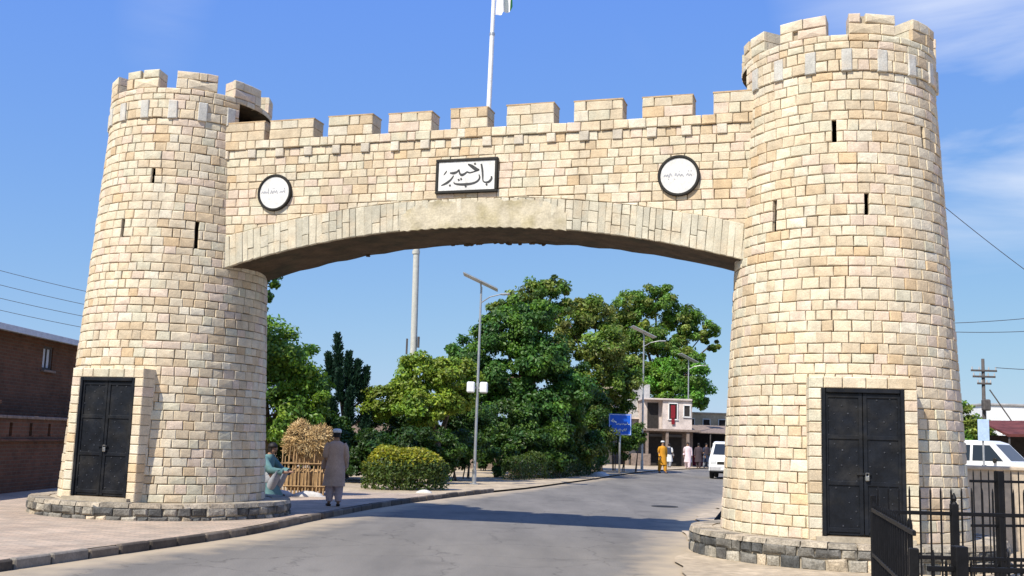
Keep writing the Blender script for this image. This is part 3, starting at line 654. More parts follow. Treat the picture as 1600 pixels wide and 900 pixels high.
    for a, b in mz:
        dep = .34; zt = ZM + random.uniform(-.012, .012); off = .035
        m = MB(); P = [wpt(u, v, z) for z in (ZN-.03, zt-.012) for u, v in ((a+.02, VF+ST-off), (b-.02, VF+ST-off), (b-.02, VF+dep), (a+.02, VF+dep))]
        m.add(P, [(3, 2, 1, 0), (4, 5, 6, 7), (0, 1, 5, 4), (1, 2, 6, 5), (2, 3, 7, 6), (3, 0, 4, 7)]); mer = m.build('merlon', M_MORTAR, gate)
        for z0, z1 in ((ZN, ZN+.185), (ZN+.185, zt)):
            js = sorted(random.uniform(.2, .8) for _ in range(random.choice([1, 2, 2]))); ed = [a] + [a+(b-a)*j for j in js] + [b]
            ed = [ed[0]] + [e for i_, e in enumerate(ed[1:-1]) if e - ed[i_] > .13] + [b]
            for p, q in zip(ed, ed[1:]):
                if q-p < .05: continue
                V, F = stone_geo(surf_b, [(p, z0), (q, z0), (q, z1), (p, z1)], 1.0, ST); V[:4] = [surf_b(x, z, -.012) for x, z in ((p+.006, z0+.006), (q-.006, z0+.006), (q-.006, z1-.006), (p+.006, z1-.006))]
                mk('stone', V, F, M_STONE, mer, tint=stone_col(.96 if z0 == ZN else .92))
            for s, e in ((-1, a), (1, b)):
                x0, x1 = sorted((e-s*.025, e-s*.002)); P = [wpt(u, v, z) for z in (z0+.006, z1-.006) for u, v in ((x0, VF-off+.03), (x1, VF-off+.03), (x1, VF+dep+.005), (x0, VF+dep+.005))]
                mk('stone', P, [(3, 2, 1, 0), (4, 5, 6, 7), (0, 1, 5, 4), (1, 2, 6, 5), (2, 3, 7, 6), (3, 0, 4, 7)], M_STONE, mer, tint=stone_col(.85))
        P = [wpt(u, v, z) for z in (zt-.012, zt+.012) for u, v in ((a-.006, VF-off-.002), (b+.006, VF-off-.002), (b+.006, VF+dep+.012), (a-.006, VF+dep+.012))]
        mk('cap', P, [(3, 2, 1, 0), (4, 5, 6, 7), (0, 1, 5, 4), (1, 2, 6, 5), (2, 3, 7, 6), (3, 0, 4, 7)], M_CAP, mer)
    for a, b in mz:
        P = [wpt(u, v, z) for z in (ZN-.03, ZM) for u, v in ((a, VB-.30), (b, VB-.30), (b, VB-.004), (a, VB-.004))]
        mk('rear_merlon', P, [(3, 2, 1, 0), (4, 5, 6, 7), (0, 1, 5, 4), (1, 2, 6, 5), (2, 3, 7, 6), (3, 0, 4, 7)], M_CEMENT, gate)
build_arch()
# the arch springs from a stone pad on each tower: nothing else is needed where wall and tower meet

# ------------------------------------------------------------------ plaques on the wall
RZ_G = math.atan2(GX[1], GX[0])
def face(u, z, o): return wpt(u, VF - o, z)
def ribbon(m, pts, w, o, cx, cz):
    """calligraphic stroke on the wall face: pts (u,z,width factor)"""
    P = []
    # resample with Catmull-Rom
    q = [pts[0]] + list(pts) + [pts[-1]]; S = []
    for i in range(1, len(q)-2):
        for t in np.linspace(0, 1, 5, endpoint=False):
            S.append([0.5*((2*q[i][k]) + (-q[i-1][k]+q[i+1][k])*t + (2*q[i-1][k]-5*q[i][k]+4*q[i+1][k]-q[i+2][k])*t*t + (-q[i-1][k]+3*q[i][k]-3*q[i+1][k]+q[i+2][k])*t**3) for k in range(3)])
    S.append(list(pts[-1])); V = []; F = []
    for i, s in enumerate(S):
        a = S[max(0, i-1)]; b = S[min(len(S)-1, i+1)]; dx, dz = b[0]-a[0], b[1]-a[1]; l = math.hypot(dx, dz) or 1
        nx, nz = -dz/l, dx/l; hw = max(.15, s[2])*w/2
        V += [face(cx+s[0]-nx*hw, cz+s[1]-nz*hw, o), face(cx+s[0]+nx*hw, cz+s[1]+nz*hw, o)]
    for i in range(len(S)-1): F.append((2*i, 2*i+2, 2*i+3, 2*i+1))
    m.add(V, F)
def build_sign():
    u0, u1, z0, z1 = -.585, .55, 5.86, 6.475; cx, cz = (u0+u1)/2, (z0+z1)/2
    root = empty('name_plaque', face(cx, z0, .04), 'rectangular white plaque with black frame and black calligraphy above the arch', 'plaque')
    P = [face(u, z, o) for o in (-.01, .045) for u, z in ((u0+.03, z0+.03), (u1-.03, z0+.03), (u1-.03, z1-.03), (u0+.03, z1-.03))]
    mk('panel', P, [(3, 2, 1, 0), (4, 5, 6, 7), (0, 1, 5, 4), (1, 2, 6, 5), (2, 3, 7, 6), (3, 0, 4, 7)], M_MARBLE, root)
    m = MB()
    for c_, s_ in (((cx, z0+.025), (u1-u0, .05)), ((cx, z1-.025), (u1-u0, .05)), ((u0+.025, cz), (.05, z1-z0-.1)), ((u1-.025, cz), (.05, z1-z0-.1))):
        m.box(face(c_[0], c_[1], .025), (s_[0], .08, s_[1]), RZ_G, .008)
    m.build('frame', M_BLACK, root)
    sx = (u1-u0)/1090.0; sz = (z1-z0)/640.0
    def T(pts): return [((x-680)*sx, -(y-450)*sz, w) for x, y, w in pts]
    m = MB(); W = .036
    S = [[(1118, 480, .7), (1122, 530, 1.1), (1080, 580, 1.2), (1020, 590, .8), (978, 560, .6), (968, 470, .9), (958, 360, 1.0), (935, 245, .9)],
         [(900, 440, .5), (915, 500, .8), (880, 560, 1.0), (800, 598, 1.1), (680, 612, 1.3), (560, 608, 1.1), (480, 590, .7), (462, 560, .4)],
         [(700, 240, .6), (760, 275, 1.5), (840, 335, 1.7), (905, 358, .8)],
         [(905, 358, .5), (830, 378, .7), (740, 400, .7), (690, 385, .8), (650, 415, 1.1), (600, 435, 1.3), (562, 405, .9), (545, 330, .7)],
         [(545, 335, .7), (510, 375, 1.0), (450, 395, 1.3), (385, 388, .6)],
         [(455, 440, .5), (410, 510, .9), (340, 570, 1.2), (240, 618, .5)]]
    for s in S: ribbon(m, T(s), W, .048, cx, cz)
    for x, y in ((1040, 632), (675, 650), (825, 240), (548, 525), (590, 512), (395, 622)):
        ribbon(m, T([(x-14, y+8, 1), (x+14, y-8, 1)]), W*1.05, .048, cx, cz)
    ribbon(m, T([(330, 345, .4), (305, 385, .7), (275, 425, .3)]), W, .048, cx, cz)
    m.build('lettering', M_INK, root)
build_sign()
def build_disc(cu, cz, R, seed, label):
    rnd = random.Random(seed)
    root = empty('round_plaque', face(cu, cz-R, .04), label, 'plaque')
    aa = [2*PI*k/48 for k in range(48)]
    m = MB(); m.rings([[face(cu+r*math.cos(a), cz+r*math.sin(a), o) for a in aa] for r, o in ((R-.03, -.01), (R-.03, .042))]); m.build('disc', M_MARBLE, root)
    m = MB(); rr = [(R, -.01), (R, .05), (R-.012, .062), (R-.036, .062), (R-.048, .05), (R-.048, .03)]
    V = [face(cu+r*math.cos(a), cz+r*math.sin(a), o) for r, o in rr for a in aa]; F = []
    for i in range(len(rr)-1):
        for k in range(48): F.append((i*48+k, i*48+(k+1) % 48, (i+1)*48+(k+1) % 48, (i+1)*48+k))
    m.add(V, F); m.build('ring_frame', M_BLACK, root)
    # a faded line of script across the middle: small joined strokes, teeth and dots
    m = MB(); x = R*.62
    while x > -R*.66:
        n = rnd.choice([2, 3, 3]); pts = []; x0 = x
        for j in range(n*2+1):
            pts.append((x, (.028 if j % 2 else -.012) + rnd.uniform(-.012, .012), rnd.uniform(.6, 1.1))); x -= rnd.uniform(.016, .03)
        ribbon(m, pts, .02, .045, cu, cz)
        if rnd.random() < .5: ribbon(m, [(x0, -.01, .8), (x0-.004, .085, .7)], .016, .045, cu, cz)
        for _ in range(rnd.choice([1, 2])):
            dx = rnd.uniform(x, x0); dz = rnd.choice([-.06, .07]); ribbon(m, [(dx-.008, dz, 1), (dx+.008, dz+.006, 1)], .018, .045, cu, cz)
        x -= .022
    m.build('lettering', M_INKF, root)
build_disc(-3.74, 6.01, .345, 3, 'round white plaque with black ring frame near the left tower')
build_disc(3.655, 6.01, .345, 8, 'round white plaque with black ring frame near the right tower')

# ------------------------------------------------------------------ flag on the wall
def build_flag():
    b = wpt(.17, -.30, ZN-.03); root = empty('flagpole', b, 'thin white flagpole with a limp flag rising behind the middle merlon', 'flagpole')
    m = MB(); m.tube([b, (b[0]+.02, b[1], b[2]+1.93)], [.044, .042], 12, cap=False); m.tube([(b[0]+.02, b[1], b[2]+1.92), (b[0]+.04, b[1], b[2]+5.0)], [.037, .030], 12, cap=False); m.build('pole', M_WHITE, root, smooth=True)
    m = MB(); m.tube([(b[0]+.02, b[1], b[2]+1.90), (b[0]+.02, b[1], b[2]+1.95)], .048, 12); m.build('collar', M_STEEL, root)
    m = MB(); m.box((b[0], b[1], b[2]+.012), (.2, .2, .024), RZ_G, .006); m.build('base_plate', M_STEEL, root)
    m = MB(); m.tube([(b[0]+.04, b[1], b[2]+4.99), (b[0]+.04, b[1], b[2]+5.03), (b[0]+.04, b[1], b[2]+5.09)], [.03, .05, .01], 10); m.build('finial', M_WHITE, root)
    V = []; F = []; fm = []; nu, nz = 14, 10
    for i in range(nu+1):
        for j in range(nz+1):
            f = i/nu; g = j/nz; x = b[0]+.065 + .30*f**.8 + .02*math.sin(9*f+3*g); yy = b[1] + .07*math.sin(11*f+2*g)*min(1, 3*f)
            z = b[2] + 2.30 + 1.5*g + .55*f*(.25+.2*g) - .12*f*(1-f) - .35*f*g
            V.append((x, yy, z))
    for i in range(nu):
        for j in range(nz): F.append((i*(nz+1)+j, (i+1)*(nz+1)+j, (i+1)*(nz+1)+j+1, i*(nz+1)+j+1)); fm.append(1 if i >= nu*.72 else 0)
    mk('flag', V, F, M_WHITECLOTH, root, mats=[M_GREENFLAG], fmat=fm, smooth=True)['label'] = 'limp white and dark green flag'
build_flag()

# ------------------------------------------------------------------ brick house and boundary wall on the left
def build_left():
    root = empty('boundary_wall', (-11.3, 22, .118), 'dark brick boundary wall with loophole slots and pale coping at the left edge', 'wall')
    X0, X1 = -11.55, -11.25; ya, yb, zt = 6.0, 46.0, 1.78
    # wall with real slots: built from boxes round the openings
    slots = [y for y in np.arange(ya+1.0, yb-1, 1.02)]
    m = MB(); m.box((-11.4, (ya+yb)/2, .70), (.30, yb-ya, 1.40)); m.box((-11.4, (ya+yb)/2, 1.745), (.30, yb-ya, .09))
    prev = ya
    for s in slots:
        m.box((-11.4, (prev+s-.07)/2, 1.55), (.30, s-.07-prev, .30)); prev = s+.07
    m.box((-11.4, (prev+yb)/2, 1.55), (.30, yb-prev, .30)); m.build('wall', M_BRICKWALL, root)
    m = MB(); y = ya
    while y < yb:
        c = MB(); c.box((-11.4, y+.49, 1.825), (.42, .97, .07), random.uniform(-.01, .01), .012); c.build('coping_slab', M_COPING, root); y += 1.0
    m = MB(); m.box((-11.19, 24+(yb-24)/2-.2, 1.30), (.09, yb-ya-.3, .05), 0, .01); m.build('string_course', M_BRICKWALL, root)
    m = MB(); m.box((-11.30, 22.9, 1.05), (.55, .5, 2.1), 0, .01); m.box((-11.30, 22.9, 2.13), (.66, .61, .08), 0, .015); m.build('pier', M_BRICKWALL, root)
    root = empty('brick_house', (-14.5, 29, .118), 'dark brick house with pale sheet roof behind the boundary wall', 'house')
    X = -12.35; y0, y1, z1 = 24.6, 44.0, 3.92
    wins = [(28.15, 28.75, 3.12, 3.74), (33.5, 34.1, 3.12, 3.74), (38.5, 39.1, 3.12, 3.74)]
    # facade towards the road with window openings
    m = MB(); ys = [y0] + [v for w in wins for v in w[:2]] + [y1]
    for i in range(len(ys)-1):
        a, b = ys[i], ys[i+1]
        if i % 2 == 0: m.box((X-.125, (a+b)/2, z1/2), (.25, b-a, z1))
        else:
            w = wins[i//2]; m.box((X-.125, (a+b)/2, w[2]/2), (.25, b-a, w[2])); m.box((X-.125, (a+b)/2, (w[3]+z1)/2), (.25, b-a, z1-w[3]))
    m.box((X-3.3, y0+.125, z1/2), (6.1, .25, z1)); m.box((X-3.3, y1-.125, z1/2), (6.1, .25, z1)); m.box((X-6.45, (y0+y1)/2, z1/2), (.25, y1-y0, z1))
    m.build('wall', M_BRICKWALL, root)
    for a, b, c, d in wins:
        f = MB()
        for cc, ss in (((X-.07, a+.03, (c+d)/2), (.08, .06, d-c)), ((X-.07, b-.03, (c+d)/2), (.08, .06, d-c)), ((X-.07, (a+b)/2, c+.03), (.08, b-a-.12, .06)), ((X-.07, (a+b)/2, d-.03), (.08, b-a-.12, .06)), ((X-.07, (a+b)/2, (c+d)/2), (.06, .035, d-c-.12))): f.box(cc, ss)
        w = f.build('window', M_POLE, root)
        p = MB(); p.box((X-.08, (a+b)/2, (c+d)/2), (.012, b-a-.1, d-c-.1)); p.build('pane', M_PANE, w)
        s = MB(); s.box((X+.03, (a+b)/2, c-.035), (.14, b-a+.16, .06), 0, .01); s.build('sill', M_COPING, w)
    m = MB(); m.box((X-3.05, (y0+y1)/2, z1+.045), (7.0, y1-y0+.7, .09), 0, .01); rf = m.build('roof', M_ROOFTIN, root)
    m = MB(); m.box((X+.46, (y0+y1)/2, z1+.01), (.03, y1-y0+.72, .15), 0, .005); m.build('fascia', M_ROOFTIN, rf)
    # neighbour at the very edge
    root = empty('brick_annexe', (-13.2, 21.5, .118), 'small dark brick annexe with a pale window at the left edge, nearer than the house', 'house')
    m = MB(); X = -12.05; ya, yb, z1 = 17.5, 24.3, 3.25; wa, wb, wc, wd = 23.35, 24.0, 2.55, 3.05
    m.box((X-.1, (ya+wa)/2, z1/2), (.2, wa-ya, z1)); m.box((X-.1, (wb+yb)/2, z1/2), (.2, yb-wb, z1)); m.box((X-.1, (wa+wb)/2, wc/2), (.2, wb-wa, wc)); m.box((X-.1, (wa+wb)/2, (wd+z1)/2), (.2, wb-wa, z1-wd))
    m.box((X-1.8, yb-.1, z1/2), (3.2, .2, z1)); m.box((X-1.8, ya+.1, z1/2), (3.2, .2, z1)); m.build('wall', M_BRICKWALL, root)
    m = MB(); m.box((X-.09, (wa+wb)/2, (wc+wd)/2), (.03, wb-wa, wd-wc)); m.build('window', M_PANE, root)
    m = MB(); m.box((X-1.7, (ya+yb)/2, z1+.05), (3.6, yb-ya+.2, .10), 0, .01); m.build('roof', M_COPING, root)
build_left()

# ------------------------------------------------------------------ trees, shrubs and hedges
def leaf_cloud(P, D, size, asp, col, var, shape='leaf'):
    """P positions, D preferred normals; returns verts, faces, tint of one little folded leaf spray each"""
    n = len(P); nv = D + rng.normal(0, .55, (n, 3)); nv /= np.linalg.norm(nv, axis=1)[:, None]
    a = rng.normal(0, 1, (n, 3)); a -= nv*(a*nv).sum(1)[:, None]; a /= np.linalg.norm(a, axis=1)[:, None]; b = np.cross(nv, a)
    s = size*rng.uniform(.6, 1.4, n)[:, None]
    V = np.stack([P - a*s, P - b*s*asp + nv*s*.12, P + a*s, P + b*s*asp + nv*s*.12], 1).reshape(-1, 3)
    F = np.arange(4*n).reshape(-1, 4)
    k = (1 + rng.normal(0, var, n)).clip(.45, 1.7)[:, None]; h = rng.normal(0, var*.35, (n, 1))
    c = np.array(col)[None]*k*np.c_[1+h, np.ones(n), 1-h]
    return V, F, np.repeat(c, 4, 0)
def crown_mesh(name, lobes, n, size, col, parent, asp=.55, var=.25, clumps=26, mat=None, fill=.5, clump_r=.33, cols=None):
    """lobes (x,y,z,rx,ry,rz): leaves gathered in clumps near each lobe's surface, leaving gaps between clumps"""
    n = int(n*2.7); size *= .82; clumps = int(clumps*1.25)
    vol = np.array([l[3]*l[4]*l[5] for l in lobes])**.66; Ps = []; Ds = []; Cs = []; cc_out = []
    for l, w in zip(lobes, vol/vol.sum()):
        c = np.array(l[:3]); r = np.array(l[3:6]); nl = int(n*w); nc = max(6, int(clumps*len(lobes)*w))
        d = rng.normal(0, 1, (nc, 3)); d /= np.linalg.norm(d, axis=1)[:, None]
        rad = rng.uniform(fill, 1.0, nc)[:, None]; cc = c + d*r*rad*.86; cc_out += list(cc)
        cr = clump_r*r.mean()*rng.uniform(.6, 1.35, nc)
        idx = rng.integers(0, nc, nl); q = rng.normal(0, 1, (nl, 3)); q /= np.linalg.norm(q, axis=1)[:, None]
        rr = rng.uniform(0, 1, nl)**.5
        off = q*(cr[idx]*rr)[:, None]*np.array([1, 1, .72]); Ps.append(cc[idx]+off)
        out = q*.8 + d[idx]*.5; out[:, 2] += .55; out /= np.linalg.norm(out, axis=1)[:, None]; Ds.append(out)
        base = np.array(cols)[rng.integers(0, len(cols), nc)] if cols else np.tile(np.array(col), (nc, 1))
        Cs.append((base*(1+rng.normal(0, .16, nc))[:, None])[idx])
    P = np.concatenate(Ps); D = np.concatenate(Ds); C = np.concatenate(Cs)
    V, F, T = leaf_cloud(P, D, size, asp, (1, 1, 1), var)
    T = T*np.repeat(C, 4, 0)
    return mk(name, V, F, mat or M_LEAF, parent, tint=(T*np.array([1.36, 1.5, 1.1])).clip(.003, .5)), cc_out
def tree(name, label, base, lobes, n, size, col, trunk_r, group=None, lean=(0, 0), fork=.42, push=1, **kw):
    root = empty(name, base, label, 'tree', group)
    top = max(l[2] for l in lobes); b = Vector(base); f = b + Vector((lean[0], lean[1], (top-base[2])*fork))
    _, cc = crown_mesh('crown', lobes, n, size, col, root, **kw)
    m = MB(); mid = (b+f)/2 + Vector((random.uniform(-.12, .12), random.uniform(-.1, .1), 0))
    m.tube([b - Vector((0, 0, .05)), b + Vector((0, 0, .15)), mid, f], [trunk_r*1.5, trunk_r*1.1, trunk_r*.9, trunk_r*.75], 9); m.build('trunk', M_BARK, root, smooth=True)
    br = MB()
    for l in lobes:
        c = Vector(l[:3]); h = f.lerp(c, .5) + Vector((random.uniform(-.2, .2), random.uniform(-.2, .2), .12))
        br.tube([f - Vector((0, 0, .1)), h, c], [trunk_r*.6, trunk_r*.36, trunk_r*.16], 6)
    for c in random.sample(cc, min(len(cc), 26)):
        c = Vector(c); l = min(lobes, key=lambda l: (Vector(l[:3])-c).length); s = Vector(l[:3]); br.tube([s, (s+c)/2+Vector((0, 0, .1)), c], [trunk_r*.2, trunk_r*.12, trunk_r*.05], 5)
    br.build('branches', M_BARK, root, smooth=True)
    if push != 1: root.location = (base[0]*push, base[1]*push, base[2]); root.scale = (push,)*3
    return root
G_FRESH = (0.120, 0.185, 0.028); G_MID = (0.078, 0.138, 0.026); G_DARK = (0.040, 0.088, 0.022); G_OLIVE = (0.135, 0.155, 0.040); G_YEL = (0.20, 0.21, 0.025)
TG = 'trees beyond the gate'
tree('broadleaf_tree', 'bushy fresh green tree just right of the left tower', (-8.0, 36, .06), [(-7.25, 36, 4.15, 1.15, 1.2, 1.3), (-8.6, 36.5, 4.4, 1.3, 1.3, 1.4), (-6.9, 36, 2.9, 1.1, 1.1, 1.1), (-7.7, 35.6, 2.3, 1.2, 1.2, 1.2), (-6.9, 35.8, 1.5, .95, 1.0, 1.1), (-9.6, 37, 2.5, 1.3, 1.2, 1.6)], 15000, .085, G_FRESH, .15, TG, cols=[G_FRESH, G_MID, (0.14, 0.20, 0.035)])
tree('tall_tree', 'tall tree mostly hidden by the left tower, leaf tips under the arch corner', (-10.2, 34, .06), [(-9.3, 34, 6.3, 1.3, 1.3, 1.1), (-8.1, 34, 6.55, .75, .7, .38), (-7.95, 34, 5.75, .35, .4, .45), (-10.8, 34.5, 5.0, 1.7, 1.5, 1.6)], 7000, .085, G_DARK, .17, TG, cols=[G_DARK, G_MID])
def conifer():
    b = (-6.05, 40.5, .06); root = empty('pine_tree', b, 'dark blue-green pine with upright pointed tips left of the pale green tree', 'tree', TG)
    tips = [(-6.62, 40.5, 5.45, 1.5), (-6.95, 40.6, 4.7, 1.2), (-6.1, 40.3, 4.75, 1.4), (-5.75, 40.4, 4.45, 1.3), (-5.42, 40.5, 4.2, 1.3), (-6.4, 40.0, 4.1, 1.2), (-5.2, 40.6, 3.4, 1.1), (-7.1, 40.4, 3.8, 1.2), (-5.9, 39.9, 3.4, 1.3), (-6.6, 39.9, 3.0, 1.2), (-5.2, 40.0, 2.6, 1.2), (-6.0, 39.8, 2.2, 1.3), (-6.9, 40.0, 2.2, 1.2), (-5.5, 39.9, 1.6, 1.1), (-6.4, 39.8, 1.4, 1.1)]
    Ps = []; As = []
    br = MB(); br.tube([b, (-6.2, 40.5, 2.4), (-6.6, 40.5, 5.0)], [.16, .11, .03], 8)
    for x, y, z, ln in tips:
        n = 900; t = rng.uniform(0, 1, n); ax = np.array([x, y, z]); root_pt = np.array([x*.7+b[0]*.3, y*.7+b[1]*.3, z-ln])
        p = ax + (root_pt-ax)*t[:, None]; q = rng.normal(0, 1, (n, 3)); q[:, 2] *= .4; q /= np.linalg.norm(q, axis=1)[:, None]
        rad = (.05+.24*np.sqrt(t)*(1-.35*t))*(.72+.45*np.sin(t*19+x*5)**2); p = p + q*(rad*rng.uniform(.25, 1, n))[:, None]; Ps.append(p); d = q*.8; d[:, 2] += .9; As.append(d/np.linalg.norm(d, axis=1)[:, None])
        br.tube([root_pt, (root_pt+ax)/2, ax], [.05, .035, .012], 5); br.tube([(b[0]-.2, b[1], max(.5, root_pt[2]-.5)), root_pt], [.06, .045], 5)
    P = np.concatenate(Ps); A = np.concatenate(As); n = len(P); s = rng.uniform(.07, .14, n)[:, None]; w = np.cross(A, rng.normal(0, 1, (n, 3))); w /= np.linalg.norm(w, axis=1)[:, None]
    V = np.stack([P-A*s-w*.012, P-A*s+w*.012, P+A*s+w*.02, P+A*s-w*.02], 1).reshape(-1, 3); col = np.array((0.022, 0.060, 0.034))*(1+rng.normal(0, .25, n)).clip(.4, 1.8)[:, None]
    mk('crown', V, np.arange(4*n).reshape(-1, 4), M_NEEDLE, root, tint=np.repeat(col, 4, 0)); br.build('trunk', M_BARK, root, smooth=True)
conifer()
tree('broadleaf_tree', 'pale yellow-green spreading tree behind the clipped hedge and left of the street light', (-2.55, 40, .06), [(-3.4, 40, 4.0, 1.05, 1.1, .95), (-2.2, 40, 4.05, 1.15, 1.1, .9), (-4.6, 40.3, 2.85, 1.0, 1.0, .75), (-1.85, 40.2, 3.2, .95, 1.0, .75), (-3.2, 39.4, 2.7, 1.2, 1.1, .8), (-3.9, 40.6, 3.2, 1.0, 1.0, .8)], 13000, .085, G_YEL, .12, TG, fork=.35, cols=[(0.165, 0.205, 0.032), (0.125, 0.18, 0.030), (0.19, 0.22, 0.04)])
tree('broadleaf_tree', 'tall dark green tree behind the street light, tallest in the arch', (.4, 50, .06), [(-1.9, 50, 5.3, 1.35, 1.4, 1.35), (-.4, 50, 6.6, 1.5, 1.5, 1.3), (.9, 50, 7.2, 1.5, 1.5, 1.3), (1.6, 49.8, 5.4, 1.6, 1.5, 1.4), (0, 49.5, 4.5, 1.7, 1.5, 1.4), (-1.5, 49.6, 3.3, 1.4, 1.4, 1.2), (1.3, 49.3, 3.2, 1.7, 1.5, 1.3), (2.9, 50.3, 4.2, 1.4, 1.4, 1.4)], 22000, .11, G_DARK, .24, TG, cols=[G_DARK, (0.050, 0.108, 0.024), G_MID])
tree('thin_tree', 'thin leafed tree top showing sky, rising above the dark green tree', (1.2, 54, .06), [(.4, 54, 8.7, .9, .9, .65), (1.3, 54, 9.3, .9, .9, .6), (2.3, 54, 9.5, .75, .8, .6), (-.7, 54, 8.2, .7, .8, .6), (2.9, 54, 8.5, .5, .6, .55), (1.6, 54, 8.3, 1.2, 1.0, .6)], 4200, .11, G_MID, .14, TG, fork=.7, clumps=20, clump_r=.4, cols=[G_MID, G_OLIVE, (0.075, 0.115, 0.045)])
tree('feathery_tree', 'olive green feathery tree right of the tall dark tree', (5.3, 62, .06), [(3.4, 62, 8.6, 1.5, 1.5, 1.4), (4.9, 62, 9.2, 1.5, 1.5, 1.2), (3.0, 62, 6.4, 1.5, 1.5, 1.5), (5.3, 61.6, 7.0, 1.8, 1.7, 1.5), (4.2, 61.2, 4.6, 1.8, 1.6, 1.4), (6.6, 62.3, 5.2, 1.4, 1.4, 1.4)], 15000, .12, G_OLIVE, .22, TG, cols=[G_OLIVE, (0.10, 0.145, 0.03), (0.155, 0.155, 0.05)])
tree('tall_tree', 'large airy tree with spreading limbs at the right end of the tree row', (10.6, 74, .06), [(8.2, 74, 10.6, 1.7, 1.7, 1.5), (10.1, 74, 11.4, 1.7, 1.7, 1.4), (11.9, 74, 10.0, 1.7, 1.7, 1.3), (13.6, 74, 9.2, 1.15, 1.2, .95), (9.3, 73.5, 8.6, 1.9, 1.8, 1.4), (11.4, 73.6, 8.0, 1.6, 1.5, 1.0), (7.4, 73.6, 8.4, 1.5, 1.4, 1.5), (14.1, 74, 8.4, .7, .8, .6), (8.6, 73, 6.4, 1.8, 1.4, 1.5), (10.6, 73, 6.2, 1.7, 1.4, 1.4), (12.4, 73.2, 7.2, 1.3, 1.2, .9)], 21000, .125, G_MID, .24, TG, push=1.25, clump_r=.3, cols=[G_MID, G_OLIVE, (0.095, 0.155, 0.035)])
tree('broadleaf_tree', 'rounded bright green tree above the pink shop house', (11.9, 76, .06), [(11.2, 76, 6.2, 1.7, 1.7, 1.4), (12.6, 76, 6.4, 1.6, 1.7, 1.4), (13.4, 76, 5.1, 1.2, 1.4, 1.3), (11.8, 75.5, 4.9, 1.9, 1.7, 1.3)], 10000, .13, G_FRESH, .24, TG, push=1.19, cols=[G_FRESH, G_MID, (0.095, 0.20, 0.035)])
tree('broadleaf_tree', 'yellowish small tree between the feathery tree and the far house', (8.3, 70, .06), [(8.2, 70, 5.6, 1.4, 1.4, 1.0), (6.9, 69.5, 4.4, 1.3, 1.3, 1.2), (9.4, 70.4, 5.4, 1.0, 1.1, .9)], 6000, .12, G_YEL, .14, TG, push=1.32, cols=[(0.17, 0.165, 0.04), (0.135, 0.17, 0.035)])
SG = 'dark shrubs filling the roadside'
def shrub(label, lobes, n, size, col, cols=None, name='shrub', group=SG, **kw):
    base = (lobes[0][0], lobes[0][1], .06); root = empty(name, base, label, 'shrub', group)
    crown_mesh('foliage', lobes, n, size, col, root, cols=[tuple(np.array(c)*.62) for c in (cols or [col])], **kw)  # greens darkened: the understory shadow is put into the shrub leaf colour
    m = MB()
    for l in lobes:
        for k in range(3):
            m.tube([(l[0]+random.uniform(-.15, .15), l[1], .02), (l[0]+random.uniform(-.3, .3), l[1]+random.uniform(-.2, .2), l[2])], [.03, .012], 5)
    kind(m.build('stems', M_BARK, root), 'stuff'); return root
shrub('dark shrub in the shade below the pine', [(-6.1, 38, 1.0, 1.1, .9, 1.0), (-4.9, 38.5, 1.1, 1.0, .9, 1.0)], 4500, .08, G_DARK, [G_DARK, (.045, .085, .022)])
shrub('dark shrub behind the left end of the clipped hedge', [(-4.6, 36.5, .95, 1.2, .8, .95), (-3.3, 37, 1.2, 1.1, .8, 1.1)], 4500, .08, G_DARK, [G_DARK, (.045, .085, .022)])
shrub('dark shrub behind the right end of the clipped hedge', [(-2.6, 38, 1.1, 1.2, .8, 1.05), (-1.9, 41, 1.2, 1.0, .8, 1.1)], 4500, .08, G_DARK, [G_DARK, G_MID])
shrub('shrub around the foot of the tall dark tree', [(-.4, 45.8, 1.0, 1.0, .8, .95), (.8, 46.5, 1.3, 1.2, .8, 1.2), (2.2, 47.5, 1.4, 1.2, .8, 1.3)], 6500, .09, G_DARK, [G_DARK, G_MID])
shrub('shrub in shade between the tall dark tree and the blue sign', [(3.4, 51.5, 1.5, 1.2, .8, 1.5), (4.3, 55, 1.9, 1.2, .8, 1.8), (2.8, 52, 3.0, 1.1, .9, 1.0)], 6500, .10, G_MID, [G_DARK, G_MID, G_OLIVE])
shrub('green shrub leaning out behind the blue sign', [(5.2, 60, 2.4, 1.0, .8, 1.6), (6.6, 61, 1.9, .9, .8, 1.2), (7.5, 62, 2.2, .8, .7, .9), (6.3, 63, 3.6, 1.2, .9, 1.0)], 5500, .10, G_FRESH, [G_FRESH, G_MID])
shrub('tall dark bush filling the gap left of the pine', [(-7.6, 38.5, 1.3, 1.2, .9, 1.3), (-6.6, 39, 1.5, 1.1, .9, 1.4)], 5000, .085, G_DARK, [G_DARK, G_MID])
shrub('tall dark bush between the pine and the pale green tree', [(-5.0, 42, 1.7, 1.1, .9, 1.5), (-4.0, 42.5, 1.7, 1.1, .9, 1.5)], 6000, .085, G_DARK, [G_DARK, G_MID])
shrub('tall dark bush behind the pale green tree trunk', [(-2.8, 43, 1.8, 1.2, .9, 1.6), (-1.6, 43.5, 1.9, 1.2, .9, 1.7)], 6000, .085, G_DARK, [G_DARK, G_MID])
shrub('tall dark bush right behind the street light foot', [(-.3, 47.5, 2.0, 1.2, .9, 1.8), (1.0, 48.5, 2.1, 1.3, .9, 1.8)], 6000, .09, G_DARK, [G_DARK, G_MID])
shrub('tall bush hiding the lower trunks near the feathery tree', [(3.0, 56.5, 2.6, 1.4, 1.0, 2.2), (4.4, 58.5, 3.2, 1.4, 1.0, 2.3)], 7000, .10, G_MID, [G_DARK, G_MID, G_OLIVE])
